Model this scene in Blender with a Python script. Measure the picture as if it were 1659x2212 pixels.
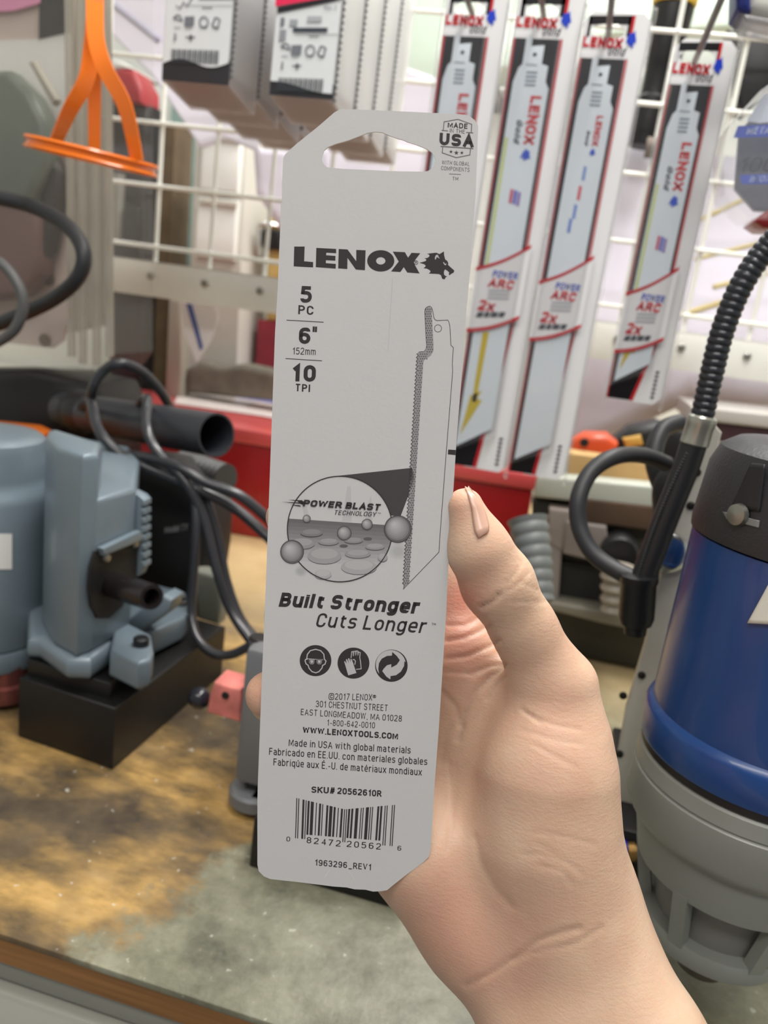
import bpy, bmesh, math, random
import numpy as np
from mathutils import Vector, Matrix
from mathutils.bvhtree import BVHTree
from mathutils.geometry import tessellate_polygon

for _o in list(bpy.data.objects):
    bpy.data.objects.remove(_o)
SC = bpy.context.scene
COL = SC.collection
random.seed(4)

# ------------------------------------------------------------------ camera
F, CX, CY = 1700.0, 829.5, 1106.0          # focal length in pixels of the 1659x2212 frame
_d = np.array([-859.5, 6394., 1700.]); _d /= np.linalg.norm(_d)
_l = np.array([-8330., -1576., 1700.]); _l -= _l @ _d * _d; _l /= np.linalg.norm(_l)
AX, AZ = -_l, -_d
AY = np.cross(AZ, AX)
M = np.stack([AX, AY, AZ])
CAM = np.array([0., 0., 1.23])
cd = bpy.data.cameras.new('camera')
cam = bpy.data.objects.new('camera', cd); COL.objects.link(cam)
cam.matrix_world = Matrix([[M[0, 0], -M[0, 1], -M[0, 2], CAM[0]], [M[1, 0], -M[1, 1], -M[1, 2], CAM[1]],
                           [M[2, 0], -M[2, 1], -M[2, 2], CAM[2]], [0, 0, 0, 1]])
cd.sensor_fit = 'VERTICAL'; cd.sensor_height = 36; cd.sensor_width = 27
cd.lens = 36 * F / 2212
cd.clip_start = .02; cd.clip_end = 30
cd.dof.use_dof = True
cd.dof.focus_distance = .258
cd.dof.aperture_fstop = cd.lens / 2.3
SC.camera = cam

# ------------------------------------------------------------------ light
SC.view_settings.view_transform = 'Standard'
SC.view_settings.look = 'None'
SC.view_settings.gamma = 1
SC.view_settings.use_curve_mapping = False
SC.view_settings.exposure = 0.0
wd = bpy.data.worlds.new('world'); SC.world = wd; wd.use_nodes = True
bg = wd.node_tree.nodes['Background']
bg.inputs[0].default_value = (.93, .96, 1, 1); bg.inputs[1].default_value = .29
def area(name, loc, target, sx, sy, power, col):
    ld = bpy.data.lights.new(name, 'AREA'); ld.shape = 'RECTANGLE'; ld.size = sx; ld.size_y = sy
    ld.energy = power; ld.color = col
    o = bpy.data.objects.new(name, ld); COL.objects.link(o); o.location = loc
    o.rotation_euler = (Vector(target) - Vector(loc)).to_track_quat('-Z', 'Y').to_euler()
    return o
area('ceiling_tube_light', (.15, .62, 2.45), (.1, .62, 0), 1.5, .25, 31, (1, .97, .93))
area('ceiling_tube_light_behind_camera', (-.1, -.75, 2.45), (-.1, .4, .9), 1.6, .3, 20, (1, .96, .9))
area('display_window_light', (-.1, 1.3, 2.35), (-.1, 1.25, 1.2), 1.6, .2, 8, (.95, .98, 1))

# ------------------------------------------------------------------ pixel helpers (authoring distances from the picture)
def ray(u, v): return M @ np.array([(u - CX) / F, (v - CY) / F, 1.])
def P(u, v, d): return CAM + ray(u, v) * d
def PY(u, v, y):
    r = ray(u, v); return CAM + r * (y / r[1])
def PZ(u, v, z):
    r = ray(u, v); return CAM + r * ((z - CAM[2]) / r[2])
def proj(p):
    q = (np.asarray(p, float) - CAM) @ M
    return np.stack([CX + F * q[..., 0] / q[..., 2], CY + F * q[..., 1] / q[..., 2], q[..., 2]], -1)

# ------------------------------------------------------------------ materials
def lin(c):
    return tuple((x / 255 / 12.92) if x / 255 <= .04045 else ((x / 255 + .055) / 1.055) ** 2.4 for x in c[:3]) + (1,)
MATS = {}
def mat(name, rgb, rough=.5, metal=0., var=.0, vscale=30, bump=0., bscale=200, spec=.5, coat=0., sss=0.):
    if name in MATS: return MATS[name]
    m = bpy.data.materials.new(name); m.use_nodes = True; nt = m.node_tree; b = nt.nodes['Principled BSDF']
    c = lin(rgb)
    b.inputs['Base Color'].default_value = c
    b.inputs['Roughness'].default_value = rough; b.inputs['Metallic'].default_value = metal
    b.inputs['Specular IOR Level'].default_value = spec; b.inputs['Coat Weight'].default_value = coat
    if sss:
        b.inputs['Subsurface Weight'].default_value = sss; b.inputs['Subsurface Radius'].default_value = (1, .35, .2)
        b.inputs['Subsurface Scale'].default_value = .006
    tc = nt.nodes.new('ShaderNodeTexCoord')
    if var:
        n = nt.nodes.new('ShaderNodeTexNoise'); n.inputs['Scale'].default_value = vscale; n.inputs['Detail'].default_value = 5
        nt.links.new(tc.outputs['Object'], n.inputs['Vector'])
        r = nt.nodes.new('ShaderNodeValToRGB')
        r.color_ramp.elements[0].position = .3; r.color_ramp.elements[1].position = .7
        r.color_ramp.elements[0].color = tuple(x * (1 - var) for x in c[:3]) + (1,)
        r.color_ramp.elements[1].color = tuple(min(1, x * (1 + var)) for x in c[:3]) + (1,)
        nt.links.new(n.outputs['Fac'], r.inputs['Fac']); nt.links.new(r.outputs['Color'], b.inputs['Base Color'])
    if bump:
        n = nt.nodes.new('ShaderNodeTexNoise'); n.inputs['Scale'].default_value = bscale; n.inputs['Detail'].default_value = 4
        nt.links.new(tc.outputs['Object'], n.inputs['Vector'])
        bp = nt.nodes.new('ShaderNodeBump'); bp.inputs['Strength'].default_value = bump; bp.inputs['Distance'].default_value = .002
        nt.links.new(n.outputs['Fac'], bp.inputs['Height']); nt.links.new(bp.outputs['Normal'], b.inputs['Normal'])
    MATS[name] = m; return m
def film(name, rgb=(255, 255, 255), haze=.1, gloss=.12, rough=.12):
    """clear thin plastic: mostly see-through, a little milky, glossy"""
    if name in MATS: return MATS[name]
    m = bpy.data.materials.new(name); m.use_nodes = True; nt = m.node_tree
    for n in list(nt.nodes): nt.nodes.remove(n)
    out = nt.nodes.new('ShaderNodeOutputMaterial'); tr = nt.nodes.new('ShaderNodeBsdfTransparent')
    df = nt.nodes.new('ShaderNodeBsdfDiffuse'); gl = nt.nodes.new('ShaderNodeBsdfGlossy')
    gl.inputs['Roughness'].default_value = rough; df.inputs['Color'].default_value = lin(rgb)
    tl = nt.nodes.new('ShaderNodeBsdfTranslucent'); tl.inputs['Color'].default_value = lin(rgb)
    ad = nt.nodes.new('ShaderNodeMixShader'); ad.inputs[0].default_value = .5
    nt.links.new(df.outputs[0], ad.inputs[1]); nt.links.new(tl.outputs[0], ad.inputs[2])
    m1 = nt.nodes.new('ShaderNodeMixShader'); m1.inputs[0].default_value = haze
    nt.links.new(tr.outputs[0], m1.inputs[1]); nt.links.new(ad.outputs[0], m1.inputs[2])
    lw = nt.nodes.new('ShaderNodeLayerWeight'); lw.inputs['Blend'].default_value = .25
    mu = nt.nodes.new('ShaderNodeMath'); mu.operation = 'MULTIPLY_ADD'; mu.inputs[1].default_value = .5; mu.inputs[2].default_value = gloss * .5
    nt.links.new(lw.outputs['Fresnel'], mu.inputs[0])
    m2 = nt.nodes.new('ShaderNodeMixShader'); nt.links.new(mu.outputs[0], m2.inputs[0])
    nt.links.new(m1.outputs[0], m2.inputs[1]); nt.links.new(gl.outputs[0], m2.inputs[2])
    nt.links.new(m2.outputs[0], out.inputs['Surface'])
    MATS[name] = m; return m
def printed(name='printed_ink', rough=.55):
    """printing: the ink colour is stored per face"""
    if name in MATS: return MATS[name]
    m = bpy.data.materials.new(name); m.use_nodes = True; nt = m.node_tree; b = nt.nodes['Principled BSDF']
    a = nt.nodes.new('ShaderNodeAttribute'); a.attribute_name = 'ink'
    nt.links.new(a.outputs['Color'], b.inputs['Base Color']); b.inputs['Roughness'].default_value = rough
    b.inputs['Specular IOR Level'].default_value = .25
    MATS[name] = m; return m

# ------------------------------------------------------------------ objects
OFF = {}
def tag(o, label=None, cat=None, group=None, kind=None):
    if label: o['label'] = label
    if cat: o['category'] = cat
    if group: o['group'] = group
    if kind: o['kind'] = kind
    return o
def thing(name, label, cat, loc, group=None):
    o = bpy.data.objects.new(name, None); COL.objects.link(o); o.empty_display_size = .02
    o.location = tuple(float(x) for x in loc); OFF[o.name] = np.array(loc, float)
    return tag(o, label, cat, group)
class MB:
    """collects shapes; build() links them as one mesh object"""
    def __init__(s): s.v = []; s.f = []; s.c = []
    def add(s, vs, fs, col=None):
        n = len(s.v); s.v += [tuple(map(float, p)) for p in vs]
        for f in fs: s.f.append([n + i for i in f]); s.c.append(col)
        return s
    def box(s, c, size, R=None, bev=0., col=None, seg=2):
        bm = bmesh.new(); bmesh.ops.create_cube(bm, size=1)
        for v in bm.verts: v.co = Vector([v.co[i] * size[i] for i in range(3)])
        if bev: bmesh.ops.bevel(bm, geom=bm.edges[:], offset=min(bev, min(size) * .45), segments=seg, profile=.5, affect='EDGES')
        bm.verts.index_update()
        R = np.eye(3) if R is None else np.asarray(R)
        s.add([R @ np.array(v.co) + np.asarray(c) for v in bm.verts], [[v.index for v in f.verts] for f in bm.faces], col)
        bm.free(); return s
    def span(s, lo, hi, bev=0., col=None):
        lo = np.asarray(lo, float); hi = np.asarray(hi, float)
        return s.box((lo + hi) / 2, np.abs(hi - lo), None, bev, col)
    def prism(s, pts, vec, col=None, bev=0.):
        """3-D polygon swept along vec"""
        pts = [np.asarray(p, float) for p in pts]; vec = np.asarray(vec, float); n = len(pts)
        if bev:
            bm = bmesh.new(); a = [bm.verts.new(p) for p in pts]; b = [bm.verts.new(p + vec) for p in pts]
            fs = [bm.faces.new(a), bm.faces.new(b[::-1])]
            for i in range(n): bm.faces.new((a[i], b[i], b[(i + 1) % n], a[(i + 1) % n]))
            bmesh.ops.recalc_face_normals(bm, faces=bm.faces[:])
            ed = [e for f in fs for e in f.edges]
            bmesh.ops.bevel(bm, geom=ed, offset=bev, segments=3, profile=.5, affect='EDGES')
            bm.verts.index_update()
            s.add([v.co[:] for v in bm.verts], [[v.index for v in f.verts] for f in bm.faces], col); bm.free(); return s
        return s.add(pts + [p + vec for p in pts], [list(range(n)), list(range(2 * n - 1, n - 1, -1))] +
                     [[i, i + n, (i + 1) % n + n, (i + 1) % n] for i in range(n)], col)
    def slab(s, px, y, th, col=None, bev=0.):
        """outline read off the picture, standing at distance y, th thick"""
        q = [PY(u, v, y) for u, v in px]
        for p in q: p[2] = max(p[2], .9)      # nothing reaches below the bench top
        return s.prism(q, (0, th, 0), col, bev)
    def lathe(s, prof, base, axis=(0, 0, 1), n=40, col=None, xdir=None, sx=1., close=False):
        """prof: [(radius, height)] turned about axis through base"""
        a = np.asarray(axis, float); a /= np.linalg.norm(a)
        x = np.cross(a, (0, 1, 0) if abs(a[1]) < .9 else (1, 0, 0)) if xdir is None else np.asarray(xdir, float)
        x = x - x @ a * a; x /= np.linalg.norm(x); y = np.cross(a, x); base = np.asarray(base, float)
        vs = []; fs = []
        for r, h in prof:
            for k in range(n):
                t = 2 * math.pi * k / n
                vs.append(base + a * h + x * r * sx * math.cos(t) + y * r * math.sin(t))
        for i in range(len(prof) - 1):
            for k in range(n): fs.append([i * n + k, i * n + (k + 1) % n, (i + 1) * n + (k + 1) % n, (i + 1) * n + k])
        if close:
            i = len(prof) - 1
            for k in range(n): fs.append([i * n + k, i * n + (k + 1) % n, (k + 1) % n, k])
        else:
            if prof[0][0] > 1e-6: fs.append(list(range(n))[::-1])
            if prof[-1][0] > 1e-6: fs.append([(len(prof) - 1) * n + k for k in range(n)])
        return s.add(vs, fs, col)
    def tube(s, path, r, n=12, smooth=6, col=None, caps=True, flat=1., flatdir=None):
        path = [np.asarray(p, float) for p in path]; rs = r if hasattr(r, '__len__') else [r] * len(path)
        if smooth > 1 and len(path) > 2:
            q = []; qr = []
            for i in range(len(path) - 1):
                p0 = path[max(i - 1, 0)]; p1 = path[i]; p2 = path[i + 1]; p3 = path[min(i + 2, len(path) - 1)]
                for k in range(smooth):
                    t = k / smooth
                    q.append(.5 * (2 * p1 + (p2 - p0) * t + (2 * p0 - 5 * p1 + 4 * p2 - p3) * t * t + (3 * p1 - p0 - 3 * p2 + p3) * t ** 3))
                    qr.append(rs[i] * (1 - t) + rs[i + 1] * t)
            q.append(path[-1]); qr.append(rs[-1]); path, rs = q, qr
        vs = []; fs = []; nrm = None
        for i, p in enumerate(path):
            t = path[min(i + 1, len(path) - 1)] - path[max(i - 1, 0)]; t = t / (np.linalg.norm(t) + 1e-12)
            if nrm is None:
                nrm = np.cross(t, (0, 0, 1) if abs(t[2]) < .9 else (1, 0, 0)) if flatdir is None else np.asarray(flatdir, float)
            nrm = nrm - nrm @ t * t; nrm /= np.linalg.norm(nrm) + 1e-12; b = np.cross(t, nrm)
            for k in range(n):
                a = 2 * math.pi * k / n
                vs.append(p + rs[i] * (math.cos(a) * nrm + math.sin(a) * flat * b))
        for i in range(len(path) - 1):
            for k in range(n): fs.append([i * n + k, i * n + (k + 1) % n, (i + 1) * n + (k + 1) % n, (i + 1) * n + k])
        if caps: fs += [list(range(n))[::-1], [(len(path) - 1) * n + k for k in range(n)]]
        return s.add(vs, fs, col)
    def ball(s, c, r, n=20, col=None, scale=(1, 1, 1)):
        m = n // 2; prof = []
        vs = []; fs = []
        for i in range(m + 1):
            t = math.pi * i / m
            for k in range(n):
                a = 2 * math.pi * k / n
                vs.append(np.asarray(c) + r * np.array([math.sin(t) * math.cos(a) * scale[0], math.sin(t) * math.sin(a) * scale[1], math.cos(t) * scale[2]]))
        for i in range(m):
            for k in range(n): fs.append([i * n + k, i * n + (k + 1) % n, (i + 1) * n + (k + 1) % n, (i + 1) * n + k])
        return s.add(vs, fs, col)
    def build(s, name, m, parent=None, smooth=35, label=None):
        off = np.zeros(3); q = parent
        while q is not None: off = off + np.array(q.location); q = q.parent
        own = np.zeros(3)
        me = bpy.data.meshes.new(name)
        V = np.array(s.v, float).reshape(-1, 3)
        if parent is None: own = (V.min(0) + V.max(0)) / 2; own[2] = V[:, 2].min()
        me.from_pydata((V - off - own).tolist(), [], s.f); me.validate()
        if any(c is not None for c in s.c) and len(me.polygons) == len(s.f):
            at = me.color_attributes.new('ink', 'FLOAT_COLOR', 'CORNER')
            for p, c in zip(me.polygons, s.c):
                c = lin(c or (255, 255, 255))
                for li in p.loop_indices: at.data[li].color = c
        bm = bmesh.new(); bm.from_mesh(me); bmesh.ops.remove_doubles(bm, verts=bm.verts, dist=1e-6)
        if not any(c is not None for c in s.c): bmesh.ops.recalc_face_normals(bm, faces=bm.faces[:])
        bm.to_mesh(me); bm.free()
        if smooth:
            me.shade_smooth(); me.set_sharp_from_angle(angle=math.radians(smooth))
        me.materials.append(m)
        o = bpy.data.objects.new(name, me); COL.objects.link(o)
        if parent is not None: o.parent = parent
        o.location = tuple(own)
        if label: o['label'] = label
        return o
def rotz(a): return np.array([[math.cos(a), -math.sin(a), 0], [math.sin(a), math.cos(a), 0], [0, 0, 1]])

# ------------------------------------------------------------------ lettering: monoline glyphs, written as centre lines
GL = {
 'A': '0,0 2.7,10! 5.4,0;0.9,3.2 4.5,3.2', 'B': '0,5.3 0,10! 4.4,10 4.4,5.3 0,5.3;0,5.3 4.8,5.3 4.8,0 0,0! 0,5.4', 'C': '4.8,7 4.8,10 0,10 0,0 4.8,0 4.8,3',
 'D': '0,5 0,10! 4.9,10 4.9,0 0,0! 0,5', 'E': '4.2,10 0,10! 0,0! 4.2,0;0,5.3 3.8,5.3', 'F': '4.2,10 0,10! 0,0;0,5.2 3.8,5.2',
 'G': '4.8,7.2 4.8,10 0,10 0,0 4.8,0 4.8,4.8! 2.8,4.8', 'H': '0,0 0,10;4.8,0 4.8,10;0,5.2 4.8,5.2', 'I': '0,0 0,10', 'J': '3,10 3,0 0,0 0,2.5',
 'K': '0,0 0,10;4.9,10 0,4.2;1.6,6 5,0', 'L': '0,10 0,0! 4.1,0', 'M': '0,0 0,10! 3.2,1.5! 6.4,10! 6.4,0', 'N': '0,0 0,10! 5,0! 5,10', 'O': 'c0,0 0,10 5,10 5,0',
 'P': '0,0 0,10! 4.6,10 4.6,4.6 0,4.6', 'R': '0,0 0,10! 4.6,10 4.6,4.6 0,4.6;2.6,4.6 5,0', 'S': '4.6,8.1 4.6,10 0,10 0,5.2 4.7,5.2 4.7,0 0,0 0,1.9',
 'T': '0,10 5,10;2.5,10 2.5,0', 'U': '0,10 0,0 5,0 5,10', 'V': '0,10 2.7,0! 5.4,10', 'W': '0,10 2,0! 4,10! 6,0! 8,10', 'X': '0,0 5,10;0,10 5,0', 'Y': '0,10 2.6,4.4! 5.2,10;2.6,4.6 2.6,0',
 '0': 'c0,0 0,10 4.6,10 4.6,0', '1': '0.2,7.4 2.4,9.9! 2.4,0', '2': '0,8 0,10 4.5,10 4.5,5.6 0,1.0! 0,0! 4.6,0', '3': '0,8 0,10 4.4,10 4.4,5.3 1.8,5.3;1.8,5.3 4.6,5.3 4.6,0 0,0 0,2',
 '4': '3.5,0 3.5,10! 0,2.6! 4.8,2.6', '5': '4.3,10 .5,10! .2,5! .6,6.2 4.6,6.2 4.6,0 0,0 0,1.8', '6': '4.4,8.4 4.4,10 0,10 0,0 4.6,0 4.6,6 0,6 0,4', '7': '0,10 4.6,10! 1.4,0',
 '8': 'c.2,5.3 .2,10 4.4,10 4.4,5.3;c0,0 0,5.3 4.6,5.3 4.6,0', '9': '.2,1.6 .2,0 4.6,0 4.6,10 0,10 0,4 4.6,4 4.6,6',
 'a': '.2,6.1 .2,7.3 4,7.3 4,0;4,4.2 0,4.2 0,0 4,0 4,2', 'b': '0,10 0,0;0,3 0,0 4.2,0 4.2,7.3 0,7.3 0,4', 'c': '4,5.3 4,7.3 0,7.3 0,0 4,0 4,2', 'd': '4.2,10 4.2,0;4.2,3 4.2,0 0,0 0,7.3 4.2,7.3 4.2,4',
 'e': '.1,3.6 4.2,3.6! 4.2,7.3 0,7.3 0,0 4,0 4,.9', 'f': '1.2,0 1.2,10 3.2,10;0,7.3 3,7.3', 'g': '4.2,3 4.2,0 0,0 0,7.3 4.2,7.3 4.2,4;4.2,7.3 4.2,-3 .2,-3 .2,-1.6', 'h': '0,0 0,10;0,4.5 0,7.3 4.2,7.3 4.2,0',
 'i': '0,0 0,7.3;0,9.3 0,10.6', 'l': '0,0 0,10', 'm': '0,0 0,7.3! 3.2,7.3 3.2,0;3.2,4.5 3.2,7.3 6.4,7.3 6.4,0', 'n': '0,0 0,7.3;0,4.5 0,7.3 4.2,7.3 4.2,0', 'o': 'c0,0 0,7.3 4.3,7.3 4.3,0',
 'q': '4.2,-3 4.2,7.3;4.2,3 4.2,0 0,0 0,7.3 4.2,7.3 4.2,4', 'r': '0,0 0,7.3;0,4.5 0,7.3 2.8,7.3', 's': '3.8,6.2 3.8,7.3 0,7.3 0,3.8 3.9,3.8 3.9,0 0,0 0,1.1', 't': '1.2,9.6 1.2,0 3.2,0;0,7.3 3,7.3',
 'u': '0,7.3 0,0 4.2,0 4.2,3;4.2,7.3 4.2,0', 'w': '0,7.3 1.6,0! 3.2,7.3! 4.8,0! 6.4,7.3', 'x': '0,0 4.2,7.3;0,7.3 4.2,0', 'y': '0,7.3 2.2,0;4.4,7.3 2,-3 .6,-3',
 '.': '0,0 0,.5', ',': '.4,.5 0,-1.6', '-': '0,3.6 2.6,3.6', '_': '0,-1.6 4.8,-1.6', '"': '0,10 0,7;1.9,10 1.9,7', '#': '.6,0 1.8,10;3,0 4.2,10;0,3.2 4.8,3.2;.3,6.6 5,6.6',
 '©': 'c0,-.5 0,10.2 8.6,10.2 8.6,-.5;6.2,6.2 6.2,7.8 2.6,7.8 2.6,2.2 6.2,2.2 6.2,3.8', '®': 'c0,3 0,10.4 6,10.4 6,3;2.1,4.6 2.1,8.8! 4,8.8 4,6.8 2.1,6.8;3,6.8 4.1,4.6',
 'é': '.1,3.6 4.2,3.6! 4.2,7.3 0,7.3 0,0 4,0 4,.9;1.8,8.7 3,10.6', 'ú': '0,7.3 0,0 4.2,0 4.2,3;4.2,7.3 4.2,0;1.8,8.7 3,10.6', 'É': '4.2,10 0,10! 0,0! 4.2,0;0,5.3 3.8,5.3;1.6,11.5 3,13.4', ' ': ''}
def ribbon(pts, w, closed=False):
    """offset a centre line into a strip of quads"""
    pts = [np.asarray(p, float) for p in pts]; out = []
    pts = [p for i, p in enumerate(pts) if i == 0 or np.linalg.norm(p - pts[i - 1]) > 1e-4]
    if closed and np.linalg.norm(pts[0] - pts[-1]) < 1e-4: pts = pts[:-1]
    n = len(pts)
    for i in range(n):
        a = pts[(i - 1) % n] if closed or i > 0 else None; b = pts[(i + 1) % n] if closed or i < n - 1 else None
        d1 = pts[i] - a if a is not None else b - pts[i]; d2 = b - pts[i] if b is not None else pts[i] - a
        d1 = d1 / (np.linalg.norm(d1) + 1e-9); d2 = d2 / (np.linalg.norm(d2) + 1e-9)
        n1 = np.array([-d1[1], d1[0]]); n2 = np.array([-d2[1], d2[0]]); m = n1 + n2; q = m @ m
        m = m * (2 / q) if q > .5 else n1 * 1.0
        out.append((pts[i] + m * w / 2, pts[i] - m * w / 2))
    vs = [p for ab in out for p in ab]
    fs = [[2 * i, 2 * i + 1, 2 * ((i + 1) % n) + 1, 2 * ((i + 1) % n)] for i in range(n if closed else n - 1)]
    return vs, fs
def rounded(pts, sharp, closed, rad):
    n = len(pts); out = []
    for i in range(n):
        p = pts[i]
        if (not closed and i in (0, n - 1)) or sharp[i]: out.append(p); continue
        a = pts[(i - 1) % n] - p; b = pts[(i + 1) % n] - p; la, lb = np.linalg.norm(a), np.linalg.norm(b)
        end_a = not closed and i - 1 == 0; end_b = not closed and i + 1 == n - 1
        r = min(rad, la * (.98 if end_a else .5), lb * (.98 if end_b else .5)); A = p + a / la * r; B = p + b / lb * r
        for k in range(7):
            t = k / 6; out.append((1 - t) ** 2 * A + 2 * t * (1 - t) * (p * .8 + (A + B) * .1) + t * t * B)
    return out
def text_mesh(s, weight=1.3, rad=2.4, track=1.6, lean=0., wide=1.0):
    """-> verts (x, y) with capitals 0..1 high, faces; and total width"""
    V = []; Fc = []; x = 0.; t = weight
    for ch in s:
        g = GL.get(ch, '')
        if ch == ' ': x += 3.3; continue
        wmax = 0.
        for st in g.split(';'):
            cl = st.startswith('c'); st = st[1:] if cl else st
            pts = []; sh = []
            for tok in st.split():
                sh.append(tok.endswith('!')); a, b = tok.rstrip('!').split(',')
                pts.append(np.array([float(a) * wide, float(b)]))
            wmax = max(wmax, max(p[0] for p in pts))
            pts = [np.array([p[0] + t / 2, t / 2 + p[1] * (10 - t) / 10]) for p in pts]
            q = rounded(pts, sh, cl, rad)
            if not cl:   # strokes end square on the letter's outline
                y0 = [float(st.split()[0].rstrip('!').split(',')[1]), float(st.split()[-1].rstrip('!').split(',')[1])]
                for e, f, ye in ((0, 1, y0[0]), (-1, -2, y0[1])):
                    d = q[e] - q[f]; L = np.linalg.norm(d)
                    if abs(d[1]) > .5 * L: k = .5 if ye in (0, 10, 7.3, -3) else 0.
                    else: k = .3 if q[e][0] > t else 0.
                    q[e] = q[e] + d / L * t * k
            vs, fs = ribbon(q, t, cl); n = len(V)
            V += [np.array([x + p[0] + lean * p[1], p[1]]) / 10 for p in vs]; Fc += [[n + i for i in f] for f in fs]
        x += wmax + t + track + (.5 if ch == '1' else 0)
    xs = [p[0] for p in V]
    x0, x1 = min(xs), max(xs)
    return [np.array([p[0] - x0, p[1]]) for p in V], Fc, x1 - x0
# ================================================================== the held blade card
def solve_card():
    img = np.array([(619, 230), (1034.6, 248.5), (923, 1935), (556, 1898)], float); A = []
    for (x, y), (u, v) in zip([(0, 0), (1, 0), (1, 1), (0, 1)], img):
        A.append([x, y, 1, 0, 0, 0, -u * x, -u * y, -u]); A.append([0, 0, 0, x, y, 1, -v * x, -v * y, -v])
    h = np.linalg.svd(np.array(A))[2][-1].reshape(3, 3)
    B = np.linalg.inv(np.array([[F, 0, CX], [0, F, CY], [0, 0, 1]])) @ h
    B *= np.sign(B[2, 2]) * .058 / np.linalg.norm(B[:, 0])
    return CAM + M @ B[:, 2], M @ B[:, 0], M @ B[:, 1]
C0, CXV, CYV = solve_card()
CN = np.cross(CXV, CYV); CN /= np.linalg.norm(CN)
if CN @ (C0 - CAM) > 0: CN = -CN            # towards the reader
def pc(u, v, off=0.):
    """point of the card (raised by off) seen at pixel u, v"""
    r = ray(u, v); o = C0 + CN * off
    return CAM + r * (((o - CAM) @ CN) / (r @ CN))
INK = (56, 52, 54); GREY = (104, 103, 106)
card = thing('blade_package', 'white cardboard saw blade package back held upright in the hand, printed in black', 'package', pc(740, 1915))
def z4(pts): return [(580 + x / 3.456, 220 + y / 3.456) for x, y in pts]
outline = [(612, 341), (616, 333), (640, 311), (690, 271), (722, 243), (735, 235.5), (800, 237.5), (900, 242), (1003, 247.5), (1016, 252), (1026, 260), (1033, 272), (1031, 330),
           (1027, 428), (1017, 560), (1010, 648), (1008, 664), (1012, 620)][:-1] + [(998, 804), (986, 952), (980, 1050), (972, 1143), (968, 1235), (964, 1320), (948, 1572), (939, 1691), (936, 1743), (931, 1830), (927, 1850),
           (915, 1862), (880, 1888), (848, 1913), (836, 1923), (825, 1925), (806, 1926), (790, 1922), (766, 1921), (748, 1917), (720, 1915), (640, 1905), (584, 1899), (570, 1893), (559, 1882), (556, 1868),
           (556, 1727), (557, 1691), (565, 1480), (574, 1266), (582, 1050), (594, 720), (600, 620), (606, 470), (606, 440), (609, 436), (609, 400)]
hole = z4([(440, 490), (415, 470), (402, 438), (402, 400), (414, 362), (442, 338), (500, 314), (600, 286), (680, 255), (740, 232), (798, 222), (850, 228), (900, 250), (970, 276), (1000, 282), (1040, 300),
           (1100, 318), (1180, 350), (1220, 378), (1238, 408), (1250, 440), (1238, 452), (1238, 470), (1222, 498), (1190, 516), (1150, 521), (1000, 519), (880, 515), (700, 506), (560, 500)])
def card_board():
    mb = MB(); loops = [[Vector((u, v, 0)) for u, v in L] for L in (outline, hole)]
    flat = [p for L in loops for p in L]; tris = tessellate_polygon(loops); n = len(flat)
    mb.add([pc(p.x, p.y, 0) for p in flat] + [pc(p.x, p.y, 0) - CN * .0006 for p in flat], [list(t) for t in tris] + [[i + n for i in t[::-1]] for t in tris], (198, 196, 197))
    k = 0
    for L in loops:
        m = len(L)
        mb.add([pc(p.x, p.y, 0) for p in L] + [pc(p.x, p.y, 0) - CN * .0006 for p in L], [[i, (i + 1) % m, (i + 1) % m + m, i + m] for i in range(m)], (232, 230, 228)); k += m
    return mb
m_card = printed('uncoated_card', .62)
nt = m_card.node_tree; b = nt.nodes['Principled BSDF']
_t = nt.nodes.new('ShaderNodeTexCoord'); _n = nt.nodes.new('ShaderNodeTexNoise'); _n.inputs['Scale'].default_value = 900; _n.inputs['Detail'].default_value = 4
_n2 = nt.nodes.new('ShaderNodeTexNoise'); _n2.inputs['Scale'].default_value = 60
_b = nt.nodes.new('ShaderNodeBump'); _b.inputs['Strength'].default_value = .05; _b.inputs['Distance'].default_value = .0006
_m = nt.nodes.new('ShaderNodeMath'); _m.operation = 'ADD'
nt.links.new(_t.outputs['Object'], _n.inputs['Vector']); nt.links.new(_t.outputs['Object'], _n2.inputs['Vector'])
nt.links.new(_n.outputs['Fac'], _m.inputs[0]); nt.links.new(_n2.outputs['Fac'], _m.inputs[1]); nt.links.new(_m.outputs[0], _b.inputs['Height']); nt.links.new(_b.outputs[0], b.inputs['Normal'])
card_board().build('card', m_card, card, smooth=20)
m_ink = printed()
LAY = .00003
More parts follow.
